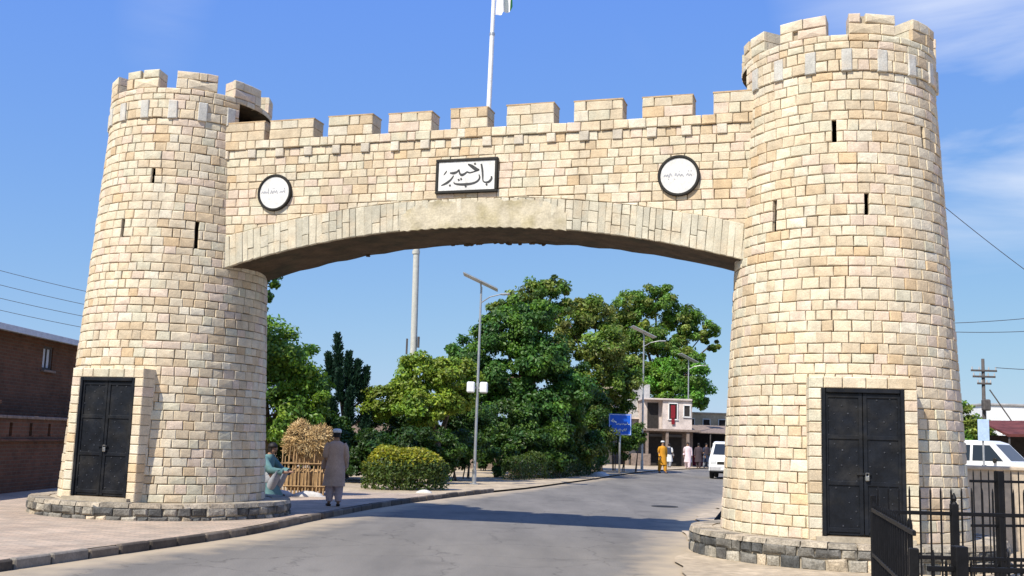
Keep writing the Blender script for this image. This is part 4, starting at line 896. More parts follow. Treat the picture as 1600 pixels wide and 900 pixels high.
shrub('olive bush between the feathery tree and the tan wall', [(5.6, 66, 3.0, 1.3, 1.0, 1.8), (4.0, 66, 3.4, 1.4, 1.0, 1.9)], 6000, .11, G_OLIVE, [G_OLIVE, G_MID])
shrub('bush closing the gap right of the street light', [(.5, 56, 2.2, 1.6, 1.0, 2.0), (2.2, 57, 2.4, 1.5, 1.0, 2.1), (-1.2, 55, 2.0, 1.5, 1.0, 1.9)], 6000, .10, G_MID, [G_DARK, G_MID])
def hedge(label, pts, w, h, n, col_side, col_top, name='hedge'):
    """clipped hedge along pts: leaves on a rounded box, with a brighter, yellower colour on the upper part"""
    root = empty(name, (*pts[0], .06), label, 'hedge'); P = []; D = []; C = []; done = 0.0; total = sum(math.dist(a, b) for a, b in zip(pts, pts[1:]))
    for a, b in zip(pts, pts[1:]):
        a = np.array(a); b = np.array(b); d = b-a; ln = np.linalg.norm(d); d /= ln; nn = np.array([-d[1], d[0]]); k = int(n*ln)
        t = rng.uniform(-.2, ln+.2, k); ang = rng.uniform(-.35, PI+.35, k); e = .85
        cx = np.sign(np.cos(ang))*np.abs(np.cos(ang))**e; cz = np.sign(np.sin(ang))*np.abs(np.sin(ang))**e
        g = (t + done)/total; endf = np.clip(1.0 - np.abs(2*g-1)**5*.5, .3, 1); sc = (1 + .09*np.sin((t+done)*2.3+1) + .06*np.sin((t+done)*5.3))*rng.uniform(.80, 1.04, k)*endf; done += ln
        xy = a + d*t[:, None] + nn*(cx*w/2*sc)[:, None]; z = .10 + (h*.45 + cz*h*.55*sc).clip(.02, None)
        low = rng.uniform(0, 1, k) < .35; z = np.where(low, rng.uniform(.08, h*.7, k), z)
        P.append(np.c_[xy, z]); q = np.c_[nn[None]*cx[:, None], cz+.3]; D.append(q/np.linalg.norm(q, axis=1)[:, None])
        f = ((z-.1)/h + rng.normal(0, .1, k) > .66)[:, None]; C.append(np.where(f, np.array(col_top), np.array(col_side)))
    P = np.concatenate(P); D = np.concatenate(D); C = np.concatenate(C); V, F, T = leaf_cloud(P, D, .045, .6, (1, 1, 1), .28)
    mk('foliage', V, F, M_LEAF, root, tint=T*np.repeat(C, 4, 0))
    m = MB()
    for a, b in zip(pts, pts[1:]):
        for t in np.arange(.15, 1, .3/max(.3, math.dist(a, b))): m.tube([(a[0]+(b[0]-a[0])*t, a[1]+(b[1]-a[1])*t, .02), (a[0]+(b[0]-a[0])*t+random.uniform(-.1, .1), a[1]+(b[1]-a[1])*t, h*.8)], [.02, .01], 5)
    kind(m.build('stems', M_BARK, root), 'stuff'); return root
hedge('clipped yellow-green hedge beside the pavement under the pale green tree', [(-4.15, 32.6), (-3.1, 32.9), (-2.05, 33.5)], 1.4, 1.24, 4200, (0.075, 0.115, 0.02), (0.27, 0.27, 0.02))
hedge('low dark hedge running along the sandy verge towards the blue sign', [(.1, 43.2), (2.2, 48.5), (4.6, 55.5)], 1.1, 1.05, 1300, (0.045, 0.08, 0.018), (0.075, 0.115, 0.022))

gw = empty('horizon_screen', (-8, 58.5, .06), 'added low brown wall blocking the bright horizon behind the bushes and trees', 'wall'); m = MB(); m.box((-9, 58.5, 1.15), (19, .25, 2.2)); m.build('wall', M_COPING, gw); m = MB(); m.box((-9, 58.5, 2.29), (19.1, .35, .08), 0, .015); m.build('coping', M_COPING, gw)  # added wall, hides the bright horizon in the gaps between bushes
# ------------------------------------------------------------------ mast, solar street lights, blue road sign
def build_mast():
    b = (-4.35, 48, .06); root = empty('light_mast', b, 'tall thick cream mast rising behind the pale green tree', 'mast')
    m = MB(); m.tube([b, (b[0]-.02, 48, 6.0), (b[0]-.10, 48, 11.6)], [.165, .15, .14], 16, cap=False); m.build('shaft', M_MAST, root, smooth=True)
    m = MB(); m.tube([(b[0]-.095, 48, 9.95), (b[0]-.095, 48, 10.1)], .175, 16); m.build('flange', M_MAST, root)
    m = MB(); m.tube([(b[0]-.10, 48, 11.6), (b[0]-.10, 48, 11.75)], [.5, .5], 16); m.build('head_ring', M_STEEL, root)
    for k in range(6):
        q = 2*PI*k/6; m = MB(); m.box((b[0]-.1+.6*math.cos(q), 48+.6*math.sin(q), 11.65), (.3, .25, .12), q, .02, ry=.4); m.build('floodlight', M_STEEL, root)
    m = MB(); m.box((b[0]-.32, 47.95, 5.7), (.08, .1, .7), 0, .01); m.box((b[0]+.2, 47.9, 5.9), (.1, .12, .5), 0, .01); m.build('bracket', M_POLE, root)
build_mast()
def solar_light():
    root = empty('solar_street_light')
    m = MB(); m.tube([(0, 0, 0), (0, 0, .6)], .09, 10, cap=False); m.tube([(0, 0, .6), (.02, 0, 8.3)], [.062, .045], 10, cap=False); m.build('pole', M_STEEL, root, smooth=True)
    m = MB(); m.box((0, 0, .015), (.35, .35, .03), 0, .006); m.build('base_plate', M_STEEL, root)
    m = MB(); m.box((-.02, 0, 8.52), (1.62, .9, .045), 0, .006, ry=.42); p = m.build('solar_panel', M_STEEL, root)
    m = MB(); m.box((-.02+.011, 0, 8.546), (1.52, .80, .008), 0, 0, ry=.42); m.build('cells', M_SOLAR, p)
    m = MB(); m.tube([(.02, 0, 8.2), (-.02, 0, 8.5)], .035, 6); m.build('panel_bracket', M_STEEL, root)
    m = MB(); m.tube([(0, 0, 7.6), (.4, -.25, 7.85), (.9, -.55, 7.95)], .025, 6); m.build('lamp_arm', M_STEEL, root)
    m = MB(); m.box((1.05, -.64, 7.94), (.42, .16, .07), -.55, .02); l = m.build('lamp_head', M_STEEL, root)
    m = MB(); m.box((1.05, -.64, 7.90), (.34, .11, .012), -.55); m.build('lens', M_LAMP, l)
    return root
def copy_tree(o, parent=None):
    c = o.copy(); COL.objects.link(c); c.parent = parent
    for ch in list(o.children): copy_tree(ch, c)
    return c
LG = 'solar street lights along the road'
sl = solar_light()
for sx, dz in ((-1, 0), (1, 0)):
    m = MB(); m.box((sx*.27, -.05, 4.02), (.34, .3, .46), 0, .05); m.build('battery_box', M_WHITE, sl)
    m = MB(); m.box((sx*.07, 0, 4.0), (.14, .06, .06)); m.build('box_bracket', M_STEEL, sl)
sl2 = copy_tree(sl); sl3 = copy_tree(sl)
for s in (sl2, sl3):
    for ch in list(s.children):
        if ch.name.startswith(('battery_box', 'box_bracket')): bpy.data.objects.remove(ch)
finish(sl, (-1.13, 38.2, .06), 0, .85); tag(sl, 'solar street light with two white boxes on its pole, nearest in the arch', 'street light', LG)
finish(sl2, (8.3, 66, .06), .1); tag(sl2, 'solar street light standing in front of the grey house and airy tree', 'street light', LG)
finish(sl3, (14.3, 85, .06), .2); tag(sl3, 'farthest solar street light, beside the rounded bright green tree', 'street light', LG)
def blue_sign():
    b = (6.08, 58, .06); root = empty('road_sign', b, 'blue rectangular road sign with white lettering on a grey post', 'sign')
    m = MB(); m.tube([b, (6.08, 58, 3.1)], .055, 10); m.build('post', M_STEEL, root, smooth=True)
    x0, x1, z0, z1, y = 5.46, 6.68, 2.1, 3.23, 57.92
    m = MB(); m.box(((x0+x1)/2, y, (z0+z1)/2), (x1-x0, .03, z1-z0), 0, .01); bd = m.build('board', M_BLUE, root)
    m = MB()
    for cx, cz, sx, sz in (((x0+x1)/2, z1-.04, x1-x0-.06, .022), ((x0+x1)/2, z0+.04, x1-x0-.06, .022), (x0+.04, (z0+z1)/2, .022, z1-z0-.1), (x1-.04, (z0+z1)/2, .022, z1-z0-.1)): m.box((cx, y-.018, cz), (sx, .006, sz))
    m.build('border', M_SIGNW, bd)
    # unreadable at this distance: an arrow and two rows of letter-like strokes
    m = MB(); yy = y-.0205
    def tri(pts): m.add([(px, yy, pz) for px, pz in pts], [tuple(range(len(pts)))])
    tri([(5.56, 2.84), (5.73, 2.76), (5.70, 2.98)]); tri([(5.66, 2.85), (5.86, 2.74), (5.90, 2.80), (5.69, 2.91)])
    r = random.Random(5)
    for row, xa, xb, zc, h in ((0, 5.92, 6.58, 2.70, .13), (1, 5.72, 6.42, 2.36, .15)):
        x = xb
        while x > xa:
            w = r.uniform(.05, .11); hh = h*r.uniform(.5, 1)
            tri([(x-w, zc-h*.3), (x, zc-h*.3), (x, zc-h*.3+.045), (x-w, zc-h*.3+.045)])
            if r.random() < .7: tri([(x-.035, zc-h*.3), (x, zc-h*.3), (x, zc-h*.3+hh), (x-.035, zc-h*.3+hh)])
            if r.random() < .4: tri([(x-w*.5-.02, zc-h*.55), (x-w*.5+.02, zc-h*.55), (x-w*.5+.02, zc-h*.55+.035), (x-w*.5-.02, zc-h*.55+.035)])
            x -= w+.008
    m.build('lettering', M_SIGNW, bd)
blue_sign()

# ------------------------------------------------------------------ houses at the bend
def window(m_root, x, y, z, w, h, mat=M_DARKIN, frame=M_WHITE, cloth=None):
    f = MB()
    for cx, cz, sx, sz in ((x, z+h/2, w+.1, .06), (x, z-h/2, w+.16, .07), (x-w/2-.02, z, .05, h-.02), (x+w/2+.02, z, .05, h-.02)): f.box((cx, y-.03, cz), (sx, .1, sz))
    o = f.build('window', frame, m_root); p = MB(); p.box((x, y-.004, z), (w, .012, h)); p.build('pane', mat, o)
    if cloth: c = MB(); c.box((x, y-.07, z-.02), (w*.55, .04, h*.8), 0, .015); c.box((x, y-.09, z-h*.62), (w*.4, .04, h*.35), 0, .015); c.build('hanging_cloth', cloth, o)
def houses():
    r = HG = empty('grey_house', (8.2, 77.5, .06), 'grey plastered two storey house with broken parapet left of the pink shop house', 'house')
    m = MB(); m.box((8.6, 78.5, 2.65), (3.1, 3.5, 5.3)); m.build('wall', M_GREYWALL, r)
    m = MB(); m.box((7.9, 76.85, 5.42), (1.3, .2, .3)); m.box((9.7, 76.85, 5.5), (.9, .2, .5)); m.box((8.8, 76.85, 5.36), (.5, .2, .16)); m.build('parapet', M_GREYWALL, r)
    window(r, 9.55, 76.74, 4.25, .45, .75, M_DARKIN, M_PINKWALL); window(r, 8.3, 76.74, 4.3, .5, .7)
    m = MB(); m.box((9.0, 76.6, 3.3), (2.6, .5, .1)); m.build('ledge', M_PINKWALL, r)
    r = empty('tan_house', (6.7, 83, .06), 'small tan wall of a house glimpsed above the blue sign', 'house')
    m = MB(); m.box((7.0, 84, 2.9), (2.2, 3, 5.8)); m.box((7.0, 84, 5.88), (2.4, 3.2, .14), 0, .02); m.build('wall', M_TANWALL, r); window(r, 6.8, 82.49, 5.0, .5, .6)
    r = empty('grey_outbuilding', (5.0, 80, .06), 'grey concrete building corner glimpsed through the feathery tree', 'house')
    m = MB(); m.box((5.4, 81, 2.85), (2.0, 2.5, 5.7)); m.build('wall', M_GREYWALL, r); m = MB(); m.box((4.5, 79.7, 2.9), (.25, .3, 5.85), 0, .02); m.build('pillar', M_CREAMWALL, r); window(r, 5.6, 79.74, 5.1, .5, .5)
    # pink shop house: upper room over dark shops
    r = empty('shop_house', (10.8, 73, .06), 'pale pink house with dark shop openings below and a red cloth in its window', 'house')
    m = MB()
    m.box((11.55, 75.0, 3.45), (2.0, 4.0, 2.1)); m.box((9.95, 75.3, 3.45), (1.2, 3.4, 2.1)); m.box((10.9, 75, 4.56), (3.3, 4.3, .12), 0, .02); m.build('upper_wall', M_PINKWALL, r)
    m = MB(); m.box((9.95, 73.56, 3.45), (.75, .06, 1.75)); m.build('upper_doorway', M_DARKIN, r)
    window(r, 11.25, 73.0, 3.75, .55, 1.1, M_DARKIN, M_WHITE, M_REDCLOTH); window(r, 12.2, 73.0, 3.8, .4, .8)
    m = MB(); m.box((10.5, 73.1, 2.46), (5.0, 2.2, .16), 0, .02); m.build('canopy', M_COPING, r)
    m = MB(); m.box((10.4, 75.3, 1.2), (4.6, 3.6, 2.36)); m.build('shop_wall', M_COPING, r)
    for x in (8.75, 10.05, 11.4):
        m = MB(); m.box((x, 73.45, 1.15), (1.05, .08, 2.1)); d = m.build('shop_opening', M_DARKIN if x > 9 else M_SHUTTER, r)
        m = MB(); m.box((x, 73.38, 2.12), (1.1, .12, .2), 0, .03); m.build('shutter_roll', M_SHUTTER, d)
    for x in (8.1, 9.4, 10.75, 12.15): m = MB(); m.box((x, 72.2, 1.2), (.2, .2, 2.42), 0, .02); m.build('column', M_COPING, r)
    m = MB(); m.box((9.0, 72.4, .45), (1.3, .7, .8), 0, .03); m.build('counter', M_COPING, r)
    for q in (r, HG):
        k = 1.12; q.location = (q.location[0]*k, q.location[1]*k, q.location[2]); q.scale = (k, k, k)
    # far wall and market
    r = empty('far_building', (18.2, 96, .06), 'long tan building in the distance beside the right tower', 'house')
    m = MB(); m.box((18.6, 98, 2.3), (6.0, 4, 4.5)); m.box((18.6, 98, 4.58), (6.2, 4.2, .14), 0, .02); m.build('wall', M_TANWALL, r)
    for x in (16.4, 17.8, 19.2, 20.6): window(r, x, 95.98, 3.75, .6, .6)
    r = empty('market_stall', (16.6, 88, .06), 'dark open market stalls with weathered awning at the road bend', 'stall')
    m = MB(); m.add([(14.2, 86, 2.75), (20.5, 86, 2.7), (20.5, 89.5, 3.35), (14.2, 89.5, 3.4), (14.2, 86, 2.68), (20.5, 86, 2.63), (20.5, 89.5, 3.28), (14.2, 89.5, 3.33)], [(0, 1, 2, 3), (7, 6, 5, 4), (0, 4, 5, 1), (1, 5, 6, 2), (2, 6, 7, 3), (3, 7, 4, 0)]); m.build('awning', M_COPING, r)
    m = MB(); m.box((17.4, 90, 1.6), (6.2, .2, 3.2)); m.build('back_wall', M_DARKIN, r)
    for x in (14.3, 16.3, 18.4, 20.4): m = MB(); m.tube([(x, 86.1, .05), (x, 86.1, 2.7)], .05, 6); m.build('post', M_POLE, r)
    for x, c in ((15.2, M_REDCLOTH), (17.2, M_POLE), (19.2, M_TANWALL)): m = MB(); m.box((x, 87, .5), (1.5, .9, .9), 0, .04); m.build('counter', c, r)
houses()

# ------------------------------------------------------------------ straw rack and the people beside it
def straw_rack():
    b = (-5.02, 27.5, .118); root = empty('straw_rack', b, 'heap of golden straw stacked on upright canes beside the left tower', 'straw rack')
    w, d, hh = .62, .42, 1.02
    P = []; n = 11000
    t = rng.uniform(0, 1, n); q = rng.normal(0, 1, (n, 3)); q /= np.linalg.norm(q, axis=1)[:, None]
    c = np.array(b) + np.array([0, 0, 1.30]); q2 = np.sign(q)*np.abs(q)**.8; P = c + q2*np.array([.66, .44, .40])*(rng.uniform(.45, 1, n)**.4)[:, None]
    P[:, 2] += .05*np.sin(P[:, 0]*9) + .14*np.exp(-((P[:, 0]-b[0]+.25)/.22)**2)*(P[:, 2] > b[2]+1.4)
    A = rng.normal(0, 1, (n, 3))*np.array([1, .7, .8]); A[:, 2] -= .3; A /= np.linalg.norm(A, axis=1)[:, None]
    W = np.cross(A, q+.01); W /= np.linalg.norm(W, axis=1)[:, None]; s = rng.uniform(.06, .15, n)[:, None]
    V = np.stack([P-A*s-W*.006, P-A*s+W*.006, P+A*s+W*.006, P+A*s-W*.006], 1).reshape(-1, 3)
    col = np.array([(0.50, 0.34, 0.15), (0.42, 0.27, 0.11), (0.58, 0.44, 0.23), (0.30, 0.19, 0.08)])[rng.integers(0, 4, n)]*(1+rng.normal(0, .15, n))[:, None]
    st = mk('straw', V, np.arange(4*n).reshape(-1, 4), M_STRAW, root, tint=np.repeat(col, 4, 0).clip(.02, .9)); kind(st, 'stuff')
    m = MB(); rr = [[(b[0]+.50*f*math.cos(a), b[1]+.33*f*math.sin(a), b[2]+z) for a in np.linspace(0, 2*PI, 16, endpoint=False)] for f, z in ((.8, .75), (1, .95), (1.02, 1.35), (.92, 1.55), (.6, 1.62))]; m.rings(rr); m.build('straw_core', M_STICK, root)
    for i in range(15):
        x = b[0] - w + 2*w*i/14 + random.uniform(-.02, .02); y = b[1] - d + random.uniform(-.03, .03)
        s = MB(); s.tube([(x, y, b[2]), (x+random.uniform(-.03, .03), y+.03, b[2]+random.uniform(.8, 1.25))], [.022, .017], 6); s.build('cane', M_STICK, root)
    for i in range(8):
        x = b[0] - w + 2*w*i/7; y = b[1] + d + random.uniform(-.03, .03); s = MB(); s.tube([(x, y, b[2]), (x, y-.03, b[2]+1.05)], [.022, .017], 6); s.build('cane', M_STICK, root)
    for z in (.22, .78):
        for y in (b[1]-d-.025, b[1]+d): s = MB(); s.tube([(b[0]-w-.06, y, b[2]+z), (b[0]+w+.06, y, b[2]+z+.02)], .018, 6); s.build('crossbar', M_STICK, root)
    s = MB(); s.box((b[0], b[1], b[2]+.38), (1.1, .62, .55), 0, .1); s.build('sacks', M_STICK, root)
straw_rack()
def rag(label, x, y, z, sx, sy, h, seed):
    r = random.Random(seed); V = []; F = []; n, k = 14, 5
    for j in range(k+1):
        f = j/k
        for i in range(n):
            a = 2*PI*i/n; q = (1-f**1.6)*(1+.22*math.sin(a*3+seed)+r.uniform(-.1, .1)); V.append((x+sx*q*math.cos(a), y+sy*q*math.sin(a), z+h*math.sin(f*PI/2)*(1+r.uniform(-.08, .08))))
    for j in range(k):
        for i in range(n): F.append((j*n+i, j*n+(i+1) % n, (j+1)*n+(i+1) % n, (j+1)*n+i))
    tag(mk('cloth_bundle', V, F, M_LITTER, smooth=True), label, 'bundle')
rag('crumpled white cloth bundle on the ground left of the straw rack canes', -5.55, 26.7, .118, .28, .18, .14, 1)
rag('crumpled white cloth bundle on the ground in front of the straw rack', -4.9, 26.75, .118, .36, .2, .13, 2)
rag('small white bag lying at the foot of the clipped hedge', -2.35, 31.3, .06, .22, .12, .09, 4)
rag('small pale rubbish heap at the verge before the blue sign', 4.6, 53.0, .06, .45, .2, .18, 6)

def skin_mesh(V, E, R, sub=1):
    me = bpy.data.meshes.new('skin_src'); me.from_pydata(V, E, []); o = bpy.data.objects.new('skin_src', me); COL.objects.link(o)
    md = o.modifiers.new('Skin', 'SKIN'); md.use_smooth_shade = True
    for i, r in enumerate(R):
        sv = me.skin_vertices[0].data[i]; sv.radius = (r, r) if not isinstance(r, tuple) else r; sv.use_root = (i == 0)
    sb = o.modifiers.new('Sub', 'SUBSURF'); sb.levels = sub; sb.render_levels = sub
    dg = bpy.context.evaluated_depsgraph_get(); ev = o.evaluated_get(dg); m2 = ev.to_mesh()
    VV = [tuple(v.co) for v in m2.vertices]; FF = [tuple(p.vertices) for p in m2.polygons]; ev.to_mesh_clear(); bpy.data.objects.remove(o); bpy.data.meshes.remove(me)
    return VV, FF
def person(label, cloth, trouser, cap=None, vest=None, pose='walk', group=None, stride=.16, arm=(0.12, -.08)):
    """1.75 m man in loose knee-length shirt and trousers, facing -y, built at the origin"""
    root = empty('person'); tag(root, label, 'person', group)
    squat = pose == 'squat'
    if not squat:
        hip = .92; J = {'pel': (0, 0, .95), 'sp': (0, .01, 1.15), 'ch': (0, .0, 1.35), 'nk': (0, .0, 1.50), 'hb': (0, -.01, 1.58), 'hd': (0, -.02, 1.66), 'ht': (0, -.005, 1.73), 'ns': (0, -.105, 1.635)}
        legs = {s: [(s*.10, 0, .90), (s*.10, -s*stride*.5-.02, .50), (s*.10, -s*stride+.03, .09), (s*.115, -s*stride-.12, .035)] for s in (-1, 1)}
        arms = {s: [(s*.19, 0, 1.42), (s*.245, .03, 1.14), (s*.25, -arm[0 if s < 0 else 1]-.04, .90), (s*.25, -arm[0 if s < 0 else 1]-.06, .82)] for s in (-1, 1)}
    else:
        J = {'pel': (0, .12, .30), 'sp': (0, .12, .48), 'ch': (0, .02, .68), 'nk': (0, -.05, .83), 'hb': (0, -.08, .90), 'hd': (0, -.11, .98), 'ht': (0, -.10, 1.05), 'ns': (0, -.195, .95)}
        legs = {s: [(s*.10, .10, .28), (s*.17, -.32, .50), (s*.15, -.10, .09), (s*.16, -.26, .035)] for s in (-1, 1)}
        arms = {s: [(s*.19, .0, .74), (s*.27, -.18, .54), (s*.17, -.40, .50), (s*.12, -.47, .50)] for s in (-1, 1)}
    V = []; E = []; R = []
    def v(p, r, e=None):
        V.append(p); R.append(r)
        if e is not None: E.append((e, len(V)-1))
        return len(V)-1
    pel = v(J['pel'], .13); sp = v(J['sp'], (.13, .10), pel); ch = v(J['ch'], (.15, .11), sp); nk = v(J['nk'], .058, ch); hb = v(J['hb'], .068, nk); hd = v(J['hd'], (.082, .094), hb); v(J['ht'], .06, hd); v(J['ns'], .018, hd)
    for s in (-1, 1):
        a, k, n, t = legs[s]; i = v(a, .09, pel); i = v(k, .062, i); i = v(n, .042, i); v(t, .034, i)
        a, e_, w, h = arms[s]; i = v(a, .058, ch); i = v(e_, .042, i); i = v(w, .029, i); pm = v(h, (.036, .022), i)
        d = (Vector(h)-Vector(w)).normalized(); sd = Vector((0, -1, 0)) if not squat else Vector((-s, 0, 0))
        for f, (lat, ln) in enumerate(((-.030, .060), (-.010, .074), (.010, .070), (.030, .056))):
            b = Vector(h) + d*.035 + sd*lat; j = v(tuple(b), .010, pm); j = v(tuple(b + d*ln*.55 + Vector((-s*.006, 0, 0))), .009, j); v(tuple(b + d*ln + Vector((-s*.022, 0, 0))), .0075, j)
        b = Vector(w) + d*.03 + sd*.035; j = v(tuple(b), .011, pm); v(tuple(b + d*.045 + sd*.022), .009, j)
    VV, FF = skin_mesh(V, E, R); mk('body', VV, FF, M_SKIN, root, smooth=True, origin=(0, 0, 0))
    n = 20
    def ell(c, rx, ry, fold=0.0, ph=0):
        return [(c[0] + rx*math.cos(2*PI*i/n)*(1+fold*math.sin(i*5.03*2*PI/n*1.0+ph)), c[1] + ry*math.sin(2*PI*i/n)*(1+fold*math.sin(5*2*PI*i/n+ph)), c[2]) for i in range(n)]
    m = MB()
    if not squat:
        R_ = [ell((0, .0, 1.505), .075, .075), ell((0, .0, 1.475), .135, .10), ell((0, .0, 1.43), .205, .125), ell((0, 0, 1.34), .215, .145), ell((0, .01, 1.15), .195, .145, .02), ell((0, 0, .95), .215, .17, .035), ell((0, -.01, .72), .235, .20, .06, 1), ell((0, -.01, .52), .25, .22, .09, 1.4), ell((0, -.01, .46), .255, .225, .10, 1.5)]
    else:
        R_ = [ell((0, -.04, .845), .075, .075), ell((0, -.02, .81), .14, .10), ell((0, 0, .75), .205, .13), ell((0, .05, .62), .22, .17), ell((0, .10, .45), .23, .20, .03), ell((0, .08, .28), .27, .27, .05), ell((0, .04, .12), .31, .32, .07, 1), ell((0, .02, .03), .33, .34, .08, 1.2)]
    m.rings(R_[::-1], cap=False)
    for s in (-1, 1):
        a, e_, w, h = [Vector(q) for q in arms[s]]; m.tube([a + Vector((-s*.04, 0, .0)), a + (e_-a)*.3, e_, e_ + (w-e_)*.5, w], [.088, .082, .07, .066, .07], 10, cap=False)
    k = m.build('long_shirt', cloth, root, smooth=True, origin=(0, 0, 0))
    m = MB()
    for s in (-1, 1):
        a, kn, an, t = [Vector(q) for q in legs[s]]; m.tube([a + Vector((0, 0, .02)), a.lerp(kn, .5), kn, kn.lerp(an, .6), an + Vector((0, 0, .02))], [.13, .125, .115, .095, .072], 12, cap=False)
    m.build('trousers', trouser, root, smooth=True, origin=(0, 0, 0))
    hc = Vector(J['hd']); m = MB(); rr = []
    for j in range(6):
        f = j/5; z = hc.z + .0 + .105*math.sin(f*PI/2); q = math.cos(f*PI/2*.96); rr.append([(hc.x + .092*q*math.cos(2*PI*i/14), hc.y + .022 + .104*q*math.sin(2*PI*i/14), z) for i in range(14)])
    m.rings(rr); m.add([(hc.x + .088*math.cos(a), hc.y+.02+.1*math.sin(a), hc.z-zz) for zz in (0, .075) for a in np.linspace(0.0, PI, 9)], [(i, i+1, i+10, i+9) for i in range(8)]); m.build('hair', M_HAIR, root, smooth=True, origin=(0, 0, 0))
    if cap:
        m = MB(); m.rings([[(hc.x + r*math.cos(2*PI*i/16), hc.y + .018 + r*1.1*math.sin(2*PI*i/16), hc.z + z) for i in range(16)] for r, z in ((.100, .035), (.108, .05), (.102, .10), (.07, .125), (.02, .13))]); m.build('cap', cap, root, smooth=True, origin=(0, 0, 0))
    for s in (-1, 1):
        a, kn, an, t = [Vector(q) for q in legs[s]]; m = MB(); dirv = (t-an); dirv.z = 0; ang = math.atan2(dirv.y, dirv.x); c = (t+an)/2; m.box((c.x + dirv.x*.15, c.y + dirv.y*.15, .028), (.26, .095, .05), ang, .02); m.build('sandal', M_SHOE, root, origin=(0, 0, 0))
    if vest:
        m = MB(); m.rings([ell((0, 0, z), rx*1.06, ry*1.1) for z, rx, ry in ((.98, .215, .17), (1.15, .2, .15), (1.34, .218, .148), (1.43, .208, .13), (1.48, .14, .105))], cap=False); m.build('waistcoat', vest, root, smooth=True, origin=(0, 0, 0))
    return root
def cloth(name, c): return rough_mat(name, c, var=0.14, scale=5, bump=0.3, bscale=14, bdist=0.02)
C_TAN = cloth('tan_cotton', (0.46, 0.32, 0.24)); C_PINKISH = cloth('pinkish_cotton', (0.42, 0.32, 0.31)); C_TEAL = cloth('teal_cotton', (0.10, 0.20, 0.20)); C_ORANGE = cloth('orange_cotton', (0.60, 0.27, 0.02)); C_ROSE = cloth('pale_rose_cotton', (0.66, 0.52, 0.53)); C_DARK = cloth('dark_brown_cotton', (0.05, 0.035, 0.04)); C_NAVY = cloth('navy_cotton', (0.03, 0.04, 0.07)); C_GREYC = cloth('grey_cotton', (0.25, 0.26, 0.28)); C_WHT = cloth('white_cotton', (0.62, 0.62, 0.60))
finish(person('man in tan shirt and pale cap standing with his back turned beside the straw', C_TAN, C_PINKISH, C_WHT, stride=.04, arm=(.10, .12)), (-3.72, 23.45, .118), PI+.25, .93)
finish(person('person in teal squatting between the left tower and the straw', C_TEAL, C_GREYC, None, pose='squat'), (-5.80, 26.2, .118), 1.35, 1.2)
finish(person('man in bright orange clothes walking on the road edge', C_ORANGE, C_ORANGE, C_WHT, stride=.18), (9.15, 63.2, .01), .35, 1.05)
finish(person('man in pale pink clothes walking behind the man in orange', C_ROSE, C_ROSE, None, stride=.2), (12.7, 75.5, .01), -.2, 1.06)
finish(person('man in dark brown clothes by the market, right of the man in pink', C_DARK, C_DARK, None, stride=.1), (14.0, 78.5, .01), 2.8, 1.05)
finish(person('man in navy waistcoat by the market, nearest to the white van', C_NAVY, C_GREYC, None, C_DARK, stride=.12), (14.75, 79.5, .01), .5, 1.05)
finish(person('man in grey clothes far down the road behind the others', C_GREYC, C_GREYC, C_WHT, stride=.15), (16.0, 83.0, .01), -.3, 1.05)

finish(person('man in white clothes in front of the dark shop, between orange and pink walkers', C_WHT, C_GREYC, None, C_NAVY, stride=.1), (11.7, 77.5, .01), 2.6, 1.0)
finish(person('man in dark teal standing at the market stalls, behind the navy waistcoat', C_TEAL, C_DARK, None, stride=.05), (15.6, 84.5, .01), 1.2, 1.05)
